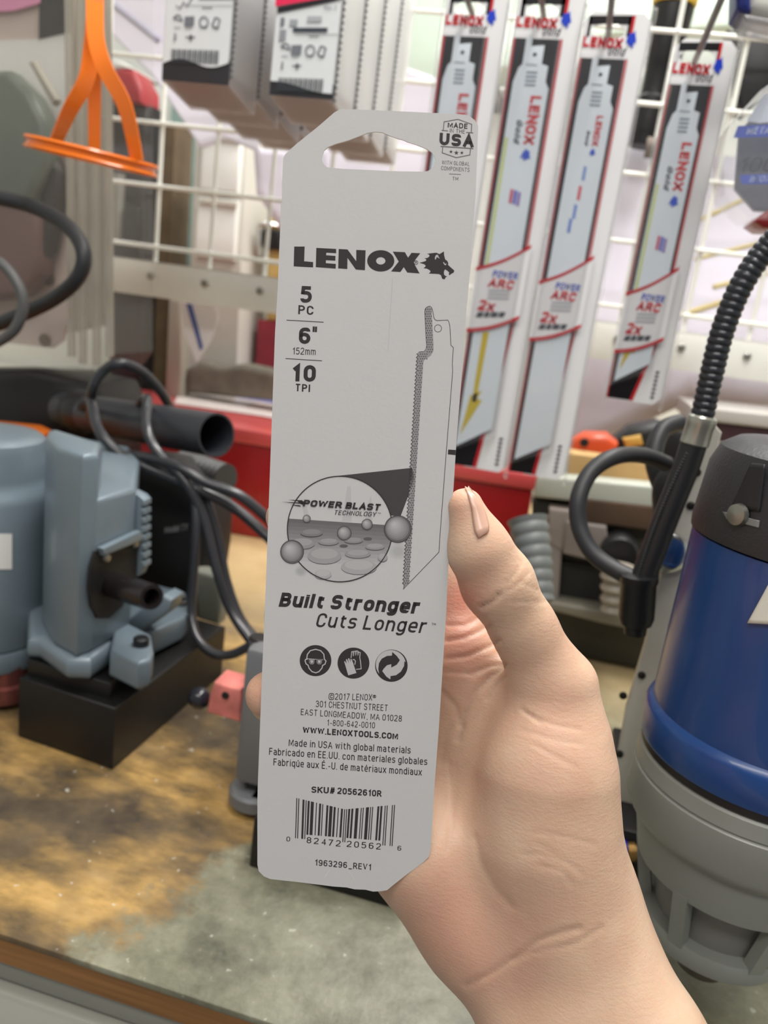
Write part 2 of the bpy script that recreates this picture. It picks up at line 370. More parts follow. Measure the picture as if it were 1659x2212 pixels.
class Ink(MB):
    def poly(s, px, col=INK, lay=1):
        s.add([pc(u, v, LAY * lay) for u, v in px], [list(range(len(px)))], col); return s
    def ring(s, c, r0, r1, col=INK, lay=1, sy=1., a0=0., a1=360., n=56):
        ts = [math.radians(a0 + (a1 - a0) * i / n) for i in range(n + 1)]
        vs = []
        for t in ts:
            for r in (r0, r1): vs.append(pc(c[0] + r * math.cos(t), c[1] + r * sy * math.sin(t), LAY * lay))
        s.add(vs, [[2 * i, 2 * i + 1, 2 * i + 3, 2 * i + 2] for i in range(n)], col); return s
    def disc(s, c, rx, ry, col=INK, lay=1, n=40, rot=0.):
        ca, sa = math.cos(rot), math.sin(rot)
        return s.poly([(c[0] + rx * math.cos(t) * ca - ry * math.sin(t) * sa, c[1] + rx * math.cos(t) * sa + ry * math.sin(t) * ca) for t in [2 * math.pi * k / n for k in range(n)]], col, lay)
    def line(s, px, w, col=INK, lay=1, closed=False):
        vs, fs = ribbon(px, w, closed); s.add([pc(p[0], p[1], LAY * lay) for p in vs], fs, col); return s
    def text(s, t, p0, p1, h, weight=1.25, lean=0., rad=2.4, col=INK, lay=1, wide=1., track=1.7):
        V, Fc, w = text_mesh(t, weight, rad, track, lean, wide)
        p0 = np.array(p0, float); ex = (np.array(p1, float) - p0) / w; k = (p0[1] - 230) / 1700
        up = np.array([.0385 + .027 * (p0[0] - 590) / 400, -1.]) * h
        s.add([pc(*(p0 + ex * v[0] + up * v[1]), LAY * lay) for v in V], Fc, col); return s
    def spherepix(s, c, r, lay, dark=(66, 62, 64), light=(186, 184, 186)):
        """a printed ball: halftone rings, the ink heavier to the rim and lower right"""
        s.disc(c, r, r, (70, 66, 68), lay); n = 9
        for i in range(n):
            f = i / (n - 1); rr = r * (.95 * (1 - f) + .12 * f); cc = (c[0] - r * .26 * f, c[1] - r * .34 * f); g = f ** .55
            s.disc(cc, rr, rr, tuple(d * (1 - g) + l * g for d, l in zip((104, 101, 103), light)), lay + .4 + i * .25, 30)
        return s

w = Ink()
for L in ([(192, 1080), (270, 1080), (266, 1190), (333, 1196), (333, 1236), (188, 1228)],
          [(357, 1090), (505, 1098), (505, 1130), (432, 1126), (430, 1145), (500, 1150), (499, 1186), (429, 1182), (428, 1204), (503, 1210), (501, 1245), (353, 1234)],
          [(524, 1098), (590, 1102), (655, 1190), (655, 1105), (725, 1108), (720, 1257), (652, 1252), (590, 1165), (588, 1248), (520, 1243)],
          [(928, 1118), (1018, 1122), (1042, 1163), (1068, 1127), (1133, 1130), (1082, 1198), (1128, 1281), (1036, 1274), (1010, 1234), (985, 1270), (915, 1266), (972, 1192)]):
    w.poly(z4(L))
w.ring((580 + 838 / 3.456, 220 + 1187 / 3.456), 10.0, 29.3, INK, 1, .79)
w.ring((580 + 1101 / 3.456, 220 + 1200 / 3.456), 3.6, 4.8)
w.text('R', (896.8, 569.3), (900.6, 569.5), 4.6, 1.8)
w.build('brand_wordmark', m_ink, card, 0)
def zw(pts): return [(880 + x / 13.825, 525 + y / 13.825) for x, y in pts]
w = Ink()
w.poly(zw([(355, 590), (460, 565), (548, 535), (568, 500), (545, 470), (505, 460), (590, 445), (640, 415), (665, 375), (635, 335), (585, 322), (700, 305), (860, 288), (960, 330), (1090, 250), (1098, 370), (1130, 490),
             (1190, 530), (1222, 600), (1215, 655), (1300, 730), (1400, 820), (1385, 880), (1300, 925), (1262, 965), (1235, 925), (1250, 875), (1180, 815), (1120, 785), (1090, 860), (1095, 940), (1140, 985), (1190, 995),
             (1135, 1030), (1125, 1070), (1090, 1085), (1035, 1060), (1005, 960), (940, 925), (640, 910), (690, 860), (675, 815), (590, 765), (480, 748), (535, 710), (545, 670), (500, 630)]))
w.poly(zw([(828, 500), (820, 440), (845, 370), (890, 345), (920, 370), (935, 420), (970, 460), (930, 450), (890, 415), (865, 440), (855, 480)]), (188, 187, 188), 2)
w.poly(zw([(1070, 575), (1090, 565), (1110, 610), (1140, 625), (1160, 600), (1165, 625), (1140, 670), (1110, 650), (1085, 620)]), (188, 187, 188), 2)
w.build('wolf_head_emblem', m_ink, card, 0)
def zm(x, y): return (930 + x / 13.825, 240 + y / 13.825)
w = Ink()
w.line([zm(330, 575), zm(380, 580), zm(405, 320), zm(820, 245), zm(1230, 395), zm(1215, 645), zm(1275, 655)], 1.9, GREY)
w.line([zm(380, 578), zm(525, 592)], 1.9, GREY); w.line([zm(1065, 635), zm(1215, 648)], 1.9, GREY)
w.line([zm(300, 1052), zm(1280, 1120)], 2.4, GREY)
w.line([zm(365, 1070), zm(348, 1245), zm(770, 1390), zm(1175, 1310), zm(1195, 1125)], 1.9, GREY)
w.text('MADE', zm(510, 488), zm(1100, 532), 11.3, 2.0, wide=1.15)
w.text('IN THE', zm(570, 635), zm(1020, 675), 8.4, 1.1)
w.text('USA', zm(255, 1010), zm(1295, 1090), 26.5, 2.6, rad=3, wide=1.1)
for x, y, r in ((610, 1212, 4.4), (772, 1245, 5.6), (935, 1245, 4.4)):
    c = zm(x, y); w.poly([(c[0] + (r if k % 2 == 0 else r * .4) * math.sin(math.pi * k / 5), c[1] - (r if k % 2 == 0 else r * .4) * math.cos(math.pi * k / 5)) for k in range(10)], (70, 68, 70))
w.text('WITH GLOBAL', zm(335, 1590), zm(1165, 1640), 8.6, 1.15, col=(88, 86, 88)); w.text('COMPONENTS', zm(315, 1760), zm(1165, 1818), 8.8, 1.15, col=(88, 86, 88))
w.line([zm(555, 1875), zm(905, 1893)], 1.3, GREY); w.text('TM', zm(655, 2058), zm(825, 2070), 7.4, 1.3, col=(88, 86, 88))
w.build('origin_badge', m_ink, card, 0)
w = Ink()
w.text('5', (648.4, 653.5), (673, 654.5), 36, 2.2); w.text('PC', (644, 678.5), (677, 680.5), 19.5, 1.7)
w.line([(619, 691.5), (699, 696)], 1.6)
w.text('6', (645, 742.5), (670, 743.5), 35.5, 2.2); w.text('"', (674, 741), (683.5, 741.5), 36, 1.7)
w.text('152mm', (632, 765.5), (681.5, 767), 15, 1.2); w.line([(616.5, 774.5), (695.5, 779.5)], 1.6)
w.text('10', (631, 823.5), (681.5, 825), 36, 2.3); w.text('TPI', (638.5, 845), (669.5, 847), 16.3, 1.8)
w.build('specification_text', m_ink, card, 0)
# blade drawing
def zb(x, y): return (880 + x / 8.507, 640 + y / 8.507)
w = Ink()
left = [zb(320, 290), zb(325, 240), zb(350, 205), zb(395, 183), zb(435, 190)]
cut_l = [zb(345, 780), zb(355, 900), zb(345, 965), zb(310, 1015), zb(210, 1025)]
teeth = []
a, b2 = np.array([899.8, 764.]), np.array([868.8, 1268.])
N = 62
for i in range(N):
    p = a + (b2 - a) * i / N; q = a + (b2 - a) * (i + .55) / N
    teeth += [(p[0], p[1]), (q[0] + 4.2, q[1] - 1)]
strip = [zb(320, 290)] + [zb(345, 780), zb(355, 900), zb(345, 965), zb(310, 1015), zb(210, 1025)] + teeth + [(872, 1272), (883, 1262)] + \
        [(914.5, 783), (917, 777)] + [zb(430, 1090), zb(480, 1000), zb(480, 900), zb(465, 600), zb(450, 330), zb(440, 215), zb(395, 183), zb(350, 205), zb(325, 240)]
w.poly(strip, (150, 148, 150), 1)
w.line(left + [], 1.3); w.line([zb(320, 290)] + cut_l, 1.4); w.line(teeth + [(872, 1272)], 1.2, INK, 2)
for j in range(118):           # the halftone dots of the tooth strip
    y = 668 + j * 5.1
    if y < 764: x0, x1 = 919.5 + (y - 668) * .037, 934 + (y - 668) * .02
    elif y < 776: x0, x1 = 906, 935 - (y - 764) * 1.0
    else: x0, x1 = 906 - (y - 776) * .0617, 914.5 - (y - 783) * .063
    for k in range(4):
        x = x0 + (k + (j % 2) * .5) * 4.6
        if x < x1 - .6 and y < 1262: w.disc((x, y), 1.35, 1.5, (82, 80, 83), 2, 6)
w.line([zb(440, 195), zb(465, 270), zb(490, 400), zb(510, 432), zb(545, 447), zb(735, 437), zb(757, 455), zb(780, 540), zb(800, 900), zb(845, 940), zb(825, 1250), (978, 800), (963, 990), (951, 1150), (948, 1193), (871, 1273)], 1.25)
w.ring(zb(563, 590), 7.2, 8.3)
w.poly([(968.2, 971), (984.5, 972), (984, 983), (967.5, 981.5)])
w.build('saw_blade_drawing', m_ink, card, 0)
# impact drawing
def zc(x, y): return (590 + x / 5.184, 1000 + y / 5.184)
w = Ink(); CC = zc(748, 740); RX, RY = 113.5, 114
wedge = [zc(720, 145), zc(1555, 55), zc(1585, 180), zc(1430, 590), zc(1330, 590)]
arc = [(CC[0] + RX * math.cos(t), CC[1] + RY * math.sin(t)) for t in [math.radians(d) for d in range(-15, -95, -4)]]
w.poly(wedge + arc, (72, 69, 71), 1)
cl = [(CC[0] + RX * math.cos(math.radians(d)), CC[1] + RY * math.sin(math.radians(d))) for d in range(-6, 190, 4)]
def chord(yl, yr, col, lay):
    """part of the circle below a line"""
    pts = []
    for d in range(0, 360, 3):
        x, y = CC[0] + RX * math.cos(math.radians(d)), CC[1] + RY * math.sin(math.radians(d))
        t = (x - CC[0] + RX) / (2 * RX)
        pts.append((x, max(y, yl * (1 - t) + yr * t)))
    w.poly(pts, col, lay)
w.disc(CC, RX, RY, (199, 197, 198), 1.3, 60)
for i in range(12):
    g = 108 + 7.2 * i; chord(1120 + i * 8.2, 1135 + i * 8.2, (g, g - 2, g), 1.6 + i * .2)
for x, y, rx, ry, g in ((430, 785, 125, 42, 128), (620, 885, 115, 38, 146), (1140, 940, 110, 36, 150), (900, 870, 105, 34, 140), (330, 905, 135, 60, 150), (575, 1045, 190, 88, 158), (948, 1020, 145, 48, 152), (960, 1168, 200, 82, 168), (1225, 1060, 55, 45, 160), (560, 1250, 95, 52, 172)):
    c = zc(x, y); w.disc((c[0], c[1] + 1.2), rx / 5.184, ry / 5.184, (g - 52, g - 54, g - 52), 4.4); w.disc((c[0], c[1] - .6), rx / 5.184, ry / 5.184, (g, g - 2, g), 4.8)
    w.disc((c[0], c[1] - ry / 16), rx / 6.6, ry / 7.6, (g + 12, g + 10, g + 12), 5.0)
for x, y in ((790, 930), (1060, 850)): w.disc(zc(x, y), 9, 3.4, (96, 94, 96), 4.6)
w.ring(CC, RX - 1.1, RX + 1.1, INK, 5.4, RY / RX, -8, 352, 90)
for p in ([(325, 480), (375, 480), (405, 600), (345, 590)], [(830, 260), (870, 260), (880, 660), (770, 655)], [(1085, 380), (1100, 380), (1110, 660), (1030, 640)]):
    w.poly([zc(*q) for q in p], (188, 185, 188), 1.5)
for (x, y), r, g in (((310, 1212), 14, 170), ((1400, 990), 22, 176)):
    for i in range(5): w.disc(zc(x, y), r * (1.15 - i * .17), r * (1.0 - i * .15), tuple([202 - (202 - g) * (i + 1) / 5] * 3), .4 + i * .12)
for x, y, r in ((376, 625, 8.6), (1052, 688, 12), (797, 787, 15.6), (1396, 740, 29.6), (212, 995, 25.6)): w.spherepix(zc(x, y), r, 6)
for y0, xa, xb in ((436, 85, 345), (412, 165, 325), (467, 190, 300)): w.poly([zc(xa, y0), zc(xb, y0 + (8 if y0 == 436 else 6)), zc(xb + 10, y0 + 22), zc((xa + xb) / 2, y0 + 12)], INK, 9)
w.poly([zc(270, 425), zc(345, 430), zc(335, 470), zc(300, 452)], INK, 9)
w.text('POWER', zc(330, 484), zc(770, 508), 14.2, 2.6, .2, 2.2, INK, 9.2, 1.25, 1.3); w.text('BLAST', zc(805, 512), zc(1205, 535), 14.4, 2.6, .2, 2.2, INK, 9.2, 1.25, 1.3)
w.text('TECHNOLOGY', zc(692, 578), zc(1160, 601), 9.6, 1.2, .2, 2.2, INK, 9.2); w.text('TM', zc(1172, 566), zc(1205, 568), 2.2, 2, 0, 2, INK, 9.2)
w.build('impact_circle_drawing', m_ink, card, 0)
def zs(x, y): return (540 + x / 3.77, 1240 + y / 3.77)
w = Ink()
w.text('Built', zs(232, 266), zs(605, 283), 31, 2.5, .22, 2.0, INK, 1, 1.1, 1.3); w.text('Stronger', zs(655, 286), zs(1385, 326), 31.5, 2.5, .22, 2.0, INK, 1, 1.1, 1.3)
w.text('Cuts', zs(538, 432), zs(870, 447), 30.5, 1.5, .22, 2.2, INK, 1, 1.05, 1.7); w.text('Longer', zs(915, 452), zs(1440, 484), 31, 1.5, .22, 2.2, INK, 1, 1.05, 1.7)
w.text('TM', zs(1480, 416), zs(1513, 418), 5, 1.6)
w.build('slogan_text', m_ink, card, 0)
def zi(x, y): return (640 + x / 6.636, 1380 + y / 6.636)
PAP = (188, 187, 188)
w = Ink(); w.disc(zi(276, 312), 34.2, 33.6)
w.line([zi(*p) for p in ((165, 285), (150, 282), (158, 225), (200, 170), (278, 150), (350, 170), (395, 220), (403, 292), (426, 318), (412, 362), (378, 380), (368, 420), (325, 470), (278, 487), (225, 470), (182, 420), (170, 378), (140, 358), (126, 315), (132, 296), (165, 290))], 2.2, PAP, 2)
for x in (222, 330):
    w.poly([zi(x - 38, 290), zi(x + 38, 294), zi(x + 34, 345), zi(x + 18, 364), zi(x - 16, 364), zi(x - 36, 342)], PAP, 2); w.poly([zi(x - 32, 297), zi(x + 32, 300), zi(x + 28, 342), zi(x + 14, 357), zi(x - 14, 357), zi(x - 30, 338)], INK, 3)
    w.poly([zi(x - 22, 304), zi(x + 24, 307), zi(x + 20, 338), zi(x + 8, 350), zi(x - 10, 349), zi(x - 20, 335)], PAP, 4)
w.line([zi(165, 285), zi(385, 300)], 1.1, PAP, 2)
w.build('safety_glasses_icon', m_ink, card, 0)
w = Ink(); w.disc(zi(820, 348), 34.4, 33.6)
w.line([zi(*p) for p in ((785, 275), (795, 185), (815, 180), (818, 250), (830, 178), (850, 176), (853, 240), (862, 172), (882, 176), (884, 240), (892, 188), (916, 195), (910, 270), (922, 330), (930, 430), (858, 438))], 1.7, PAP, 2)
w.line([zi(*p) for p in ((808, 300), (830, 296), (848, 320), (838, 372))], 1.7, PAP, 2)
w.poly([zi(*p) for p in ((745, 524), (700, 370), (686, 325), (698, 318), (722, 360), (712, 295), (728, 290), (752, 350), (742, 282), (758, 278), (780, 340), (776, 292), (790, 286), (815, 345), (830, 395), (862, 490))], PAP, 2)
w.build('gloves_icon', m_ink, card, 0)
w = Ink(); c = zi(1363, 385); w.disc(c, 35.2, 34.8); w.disc((c[0] - 1.2, c[1] - 2.4), 32.4, 31.4, PAP, 2)
w.poly([zi(*p) for p in ((1190, 510), (1175, 430), (1185, 350), (1225, 285), (1300, 245), (1372, 240), (1376, 188), (1440, 245), (1485, 305), (1440, 370), (1362, 412), (1362, 362), (1300, 378), (1255, 425), (1232, 462), (1290, 540), (1345, 580), (1290, 585), (1240, 560))], INK, 3)
w.poly([zi(*p) for p in ((1350, 534), (1430, 522), (1500, 470), (1545, 390), (1550, 320), (1575, 340), (1580, 400), (1560, 480), (1500, 555), (1420, 600), (1350, 610))], INK, 3)
w.build('recycling_icon', m_ink, card, 0)
w = Ink()
w.text('©2017 LENOX', zs(640, 1023), zs(995, 1031), 14, 1.2); w.text('®', zs(998, 1020), zs(1026, 1021), 9.4, 1.2)
w.text('301 CHESTNUT STREET', zs(535, 1083), zs(1120, 1117), 14, 1.2)
w.text('EAST LONGMEADOW, MA 01028', zs(413, 1148), zs(1236, 1203), 13.6, 1.2)
w.text('1-800-642-0010', zs(628, 1234), zs(1017, 1258), 13.2, 1.2)
w.text('WWW.LENOXTOOLS.COM', zs(428, 1296), zs(1205, 1347), 13.4, 2.3, 0, 2.2, INK, 1, 1.1, 1.2)
w.text('Made in USA with global materials', zs(315, 1400), zs(1308, 1463), 15.0, 1.35)
w.text('Fabricado en EE.UU. con materiales globales', zs(155, 1472), zs(1443, 1556), 15.2, 1.35)
w.text('Fabriqúe aux É.-U. de matériaux mondiaux', zs(190, 1558), zs(1400, 1642), 15.2, 1.35)
w.build('address_text', m_ink, card, 0)
def zk(x, y): return (620 + x / 6.381, 1690 + y / 6.381)
w = Ink()
w.text('SKU#', zk(335, 143), zk(655, 158), 13.6, 2.1, 0, 2.2, INK, 1, 1.05, 1.3); w.text('20562610R', zk(693, 160), zk(1305, 200), 13.8, 2.1, 0, 2.2, INK, 1, 1.05, 1.3)
LC = ['0001101', '0011001', '0010011', '0111101', '0100011', '0110001', '0101111', '0111011', '0110111', '0001011']
bits = '101' + ''.join(LC[int(c)] for c in '082472') + '01010' + ''.join(''.join('10'[int(q)] for q in LC[int(c)]) for c in '205626') + '101'
def top_y(t):    # the label's upper edge dips in the middle
    return 215 + (372 - 215) * t / .49 if t < .49 else 372 - (372 - 310) * (t - .49) / .51
i = 0
while i < 95:
    if bits[i] == '1':
        j = i
        while j < 95 and bits[j] == '1': j += 1
        t0, t1 = (i + .04) / 95, (j - .04) / 95; long = i < 10 or i >= 85 or 45 <= i < 50
        def bt(t): return zk(110 + 1345 * t, (770 if long else 708) + 110 * t)
        def tp(t): return zk(128 + 1362 * t, top_y(t))
        w.poly([tp(t0), tp(t1), bt(t1), bt(t0)]); i = j
    else: i += 1
w.text('0', (618.5, 1817.5), (626.5, 1818), 10.5, 1.3)
for k, ch in enumerate('82472'): x = 268 + k * 101; w.text(ch, zk(x, 838 + k * 11), zk(x + 66, 842 + k * 11), 13.4, 1.3)
for k, ch in enumerate('20562'): x = 822 + k * 101; w.text(ch, zk(x, 890 + k * 8.5), zk(x + 66, 893 + k * 8.5), 13.4, 1.3)
w.text('6', zk(1520, 940), zk(1574, 943), 10.5, 1.3)
w.text('1963296_REV1', zk(385, 1145), zk(1155, 1212), 13.2, 1.55)
w.build('barcode_print', m_ink, card, 0)
w = Ink()
for a, b3, c_ in (((848, 600), (838, 760), (184, 182, 184)), (zk(515, 1310), zk(590, 1210), (222, 220, 220)), (zk(850, 1225), zk(930, 1335), (222, 220, 220))):
    w = Ink(); w.line([a, b3], .9, c_); w.build('card_crease', m_ink, card, 0)
# ================================================================== the room and the bench
def structure(o, name=None): o['kind'] = 'structure'; return o
m_wall = mat('wall_paint', (226, 230, 226), .7, var=.05, vscale=6)
BW = 1.52
structure(MB().span((-2.2, BW, 0), (2.2, BW + .06, 2.5)).build('wall_back', m_wall))
structure(MB().span((-2.26, -1.6, 0), (-2.2, BW + .06, 2.5)).build('wall_left', m_wall))
structure(MB().span((2.2, -1.6, 0), (2.26, BW + .06, 2.5)).build('wall_right', m_wall))
structure(MB().span((-2.26, -1.6, -.05), (2.26, BW + .06, 0)).build('floor', mat('floor_tiles', (150, 146, 140), .6, var=.1, vscale=4)))
structure(MB().span((-2.26, -1.6, 2.5), (2.26, BW + .06, 2.55)).build('ceiling', mat('ceiling_paint', (236, 236, 232), .8, var=.03, vscale=5)))
structure(MB().span((-2.2, BW - .02, 1.78), (2.2, BW, 1.86), .004).build('trim_1', mat('cream_trim', (238, 222, 168), .5, var=.04)))

BX0, BX1, BY0, BZ = -1.5, 1.3, .2835, .9
def bench_top_material():
    m = bpy.data.materials.new('worn_bench_top'); m.use_nodes = True; nt = m.node_tree; b = nt.nodes['Principled BSDF']; L = nt.links.new
    b.inputs['Roughness'].default_value = .42
    g = nt.nodes.new('ShaderNodeNewGeometry'); pos = g.outputs['Position']
    def noise(scale, detail=6, rough=.6, stretch=None):
        n = nt.nodes.new('ShaderNodeTexNoise'); n.inputs['Scale'].default_value = scale; n.inputs['Detail'].default_value = detail; n.inputs['Roughness'].default_value = rough
        if stretch:
            mp = nt.nodes.new('ShaderNodeMapping'); mp.inputs['Scale'].default_value = stretch; mp.inputs['Rotation'].default_value = (0, 0, .5); L(pos, mp.inputs['Vector']); L(mp.outputs[0], n.inputs['Vector'])
        else: L(pos, n.inputs['Vector'])
        return n.outputs['Fac']
    def ramp(f, stops):
        r = nt.nodes.new('ShaderNodeValToRGB'); e = r.color_ramp.elements
        while len(e) < len(stops): e.new(.5)
        for q, (p, c) in zip(e, stops): q.position = p; q.color = lin(c) if len(c) == 3 else c
        L(f, r.inputs['Fac']); return r.outputs['Color']
    def mix(f, a, c, mode='MIX'):
        x = nt.nodes.new('ShaderNodeMix'); x.data_type = 'RGBA'; x.blend_type = mode
        if hasattr(f, 'links'): L(f, x.inputs['Factor'])
        else: x.inputs['Factor'].default_value = f
        L(a, x.inputs['A']); L(c, x.inputs['B']); return x.outputs['Result']
    ochre = ramp(noise(14, 8, .65, (1, 2.2, 1)), [(.36, (80, 68, 48)), (.47, (142, 114, 68)), (.58, (184, 148, 88)), (.72, (198, 166, 114))])
    grey = ramp(noise(20, 8, .7), [(.3, (72, 71, 58)), (.5, (118, 117, 98)), (.66, (144, 143, 124)), (.8, (196, 204, 190))])
    stain = ramp(noise(7, 5, .6, (1, 1.6, 1)), [(.40, (1, 1, 1, 1)), (.56, (0, 0, 0, 1))])
    darkc = ramp(noise(30, 6, .6), [(.3, (58, 50, 42)), (.7, (104, 88, 66))])
    # the ochre layer is worn off to bare grey board past a ragged line across the bench
    sx = nt.nodes.new('ShaderNodeSeparateXYZ'); L(pos, sx.inputs[0])
    ma = nt.nodes.new('ShaderNodeMath'); ma.operation = 'MULTIPLY_ADD'; L(sx.outputs['Y'], ma.inputs[0]); ma.inputs[1].default_value = -.42; L(sx.outputs['X'], ma.inputs[2])
    mb_ = nt.nodes.new('ShaderNodeMath'); mb_.operation = 'MULTIPLY_ADD'; L(noise(18, 8, .7), mb_.inputs[0]); mb_.inputs[1].default_value = .16; L(ma.outputs[0], mb_.inputs[2])
    mask = ramp(mb_.outputs[0], [(.0, (0, 0, 0, 1)), (.03, (1, 1, 1, 1))])
    off = nt.nodes.new('ShaderNodeMath'); off.operation = 'ADD'; L(mb_.outputs[0], off.inputs[0]); off.inputs[1].default_value = .225
    nt.links.remove(nt.nodes[-1].inputs[0].links[0]) if False else None
    r = nt.nodes.new('ShaderNodeValToRGB'); r.color_ramp.elements[0].position = .0; r.color_ramp.elements[1].position = .02; r.color_ramp.elements[1].color = (1, 1, 1, 1); r.color_ramp.elements[0].color = (0, 0, 0, 1)
    L(off.outputs[0], r.inputs['Fac'])
    och = mix(stain, ochre, darkc)
    # towards the back the board turns paler
    far = nt.nodes.new('ShaderNodeMapRange'); far.inputs['From Min'].default_value = .62; far.inputs['From Max'].default_value = .85; L(sx.outputs['Y'], far.inputs['Value'])
    pale = ramp(noise(12, 5, .6), [(.3, (200, 172, 124)), (.7, (226, 200, 152))])
    c = mix(r.outputs['Color'], och, grey)
    c = mix(far.outputs[0], c, pale)
    specks = ramp(noise(160, 2, .5), [(.70, (0, 0, 0, 1)), (.74, (1, 1, 1, 1))]); white = ramp(noise(3), [(0, (206, 206, 196)), (1, (214, 214, 204))])
    sm = nt.nodes.new('ShaderNodeMath'); sm.operation = 'MULTIPLY'; L(specks, sm.inputs[0]); sm.inputs[1].default_value = .5
    c = mix(sm.outputs[0], c, white)
    L(c, b.inputs['Base Color'])
    bp = nt.nodes.new('ShaderNodeBump'); bp.inputs['Strength'].default_value = .3; bp.inputs['Distance'].default_value = .003; L(noise(60, 6), bp.inputs['Height']); L(bp.outputs[0], b.inputs['Normal'])
    return m
bench = thing('workbench', 'worn wooden workbench with ochre and grey stained top and pale cabinet front', 'workbench', (0, .6, 0))
MB().span((BX0, BY0, BZ - .004), (BX1, BW - .002, BZ), .001).build('worktop', bench_top_material(), bench)
m_ply = mat('plywood_edge', (138, 96, 52), .6, var=.25, vscale=25)
nt = m_ply.node_tree
for n in nt.nodes:
    if n.type == 'TEX_NOISE':
        mp = nt.nodes.new('ShaderNodeMapping'); mp.inputs['Scale'].default_value = (.4, .4, 14); l = n.inputs['Vector'].links[0]; s_ = l.from_socket; nt.links.remove(l); nt.links.new(s_, mp.inputs['Vector']); nt.links.new(mp.outputs[0], n.inputs['Vector'])
MB().span((BX0, BY0 + .0005, BZ - .018), (BX1, BW - .004, BZ - .004)).build('plywood_board', m_ply, bench)
m_cab = mat('cabinet_paint', (178, 178, 168), .45, var=.05, vscale=8)
MB().span((BX0 + .03, BY0 + .02, .03), (BX1 - .03, BY0 + .6, BZ - .018)).build('cabinet_body', m_cab, bench)
MB().span((BX0 + .03, BY0 + .006, BZ - .036), (BX1 - .03, BY0 + .02, BZ - .018), .002).build('front_rail', mat('cabinet_rail', (140, 140, 130), .5, var=.06, vscale=12), bench)
for k in range(4):
    x = BX0 + .06 + k * .68
    MB().span((x, BY0 + .004, BZ - .30), (x + .64, BY0 + .019, BZ - .042), .003).build('drawer', m_cab, bench)

# ------------------------------------------------------------------ the wire grid
GY = .95; GX0, GZ0, GS = -.5377, 1.4766, .0729
m_white = mat('white_enamel', (236, 236, 229), .35, var=.04, vscale=15)
m_screw = mat('screw_steel', (150, 148, 142), .35, .9)
RT, RB = PY(400, 574, GY - .004)[2], PY(400, 651, GY - .004)[2]
grid = thing('wire_grid_panel', 'white wire display grid with a flat white rail along its foot', 'display grid', (GX0, GY, RB))
GA = math.radians(3.5)                      # the panel stands a little askew to the bench
GD, GN = np.array([math.cos(GA), math.sin(GA), 0]), np.array([math.sin(GA), -math.cos(GA), 0])
def gp(x, off, z): return np.array([GX0, GY, 0]) + GD * x + GN * off + np.array([0, 0, z])
def gbox(mb, x0, x1, o0, o1, z0, z1, bev=0.): return mb.box(gp((x0 + x1) / 2, (o0 + o1) / 2, (z0 + z1) / 2), (abs(x1 - x0), abs(o1 - o0), z1 - z0), rotz(GA), bev)
GXS = [GS * k for k in range(-5, 17)]; GZS = [GZ0 + .072 * k for k in range(-3, 6)]
for z in GZS: MB().tube([gp(GXS[0] - .02, 0, z), gp(GXS[-1] + .02, 0, z)], .0027, 8, 1).build('horizontal_wire', m_white, grid)
for x in GXS: MB().tube([gp(x, -.005, RB + .02), gp(x, -.005, GZS[-1] + .03)], .0027, 8, 1).build('vertical_wire', m_white, grid)
mb = MB(); gbox(mb, GXS[0] - .03, GXS[-1] + .03, .0045, .006, RB, RT, .0004); gbox(mb, GXS[0] - .03, GXS[-1] + .03, .006, -.012, RT - .0015, RT)
rail = mb.build('foot_rail', m_white, grid)
for x in GXS:
    MB().lathe([(.0001, 0), (.0042, .0006), (.0046, .003), (.003, .0045)], gp(x, .0055, RT - .018), GN, 12).build('screw', m_screw, rail)
for x in (GXS[0], GXS[-1]): mb = MB(); gbox(mb, x - .012, x + .012, -.008, -.03, BZ, GZS[-1] + .03, .002); mb.build('upright', m_white, grid)
def gy(x, off=0.):
    """where the grid stands at world x"""
    return GY + (x - GX0) * math.tan(GA) - off

def spans(mb, X0, X1, y0, y1, z0, z1, bev=.0, col=None): return mb.span((X0, y0, z0), (X1, y1, z1), bev, col)
def ft(mb, s, o, ex, up, weight=1.5, lean=0., col=INK, rad=2.4, wide=1., track=1.6):
    """flat lettering from o, ex wide in all, up high"""
    V, Fc, w = text_mesh(s, weight, rad, track, lean, wide)
    mb.add([np.asarray(o) + np.asarray(ex) / w * v[0] + np.asarray(up) * v[1] for v in V], Fc, col); return mb
RED = (196, 40, 48); BLUE = (36, 66, 196); BLK = (26, 24, 27); WHT = (232, 232, 234)
m_card2 = printed('glossy_card', .3)
m_film = film('clear_blister', (240, 242, 250), .05, .10, .1)
m_frost = film('milky_sleeve', (240, 240, 243), .66, .10, .25)
m_steel = mat('hook_steel', (112, 104, 98), .35, .85)
m_painted = mat('painted_blade', (224, 233, 241), .35, coat=.2)
m_black = mat('black_plastic', (22, 22, 25), .42, bump=.1, bscale=300)
m_rubber = mat('black_rubber', (42, 43, 47), .5, bump=.08, bscale=200)

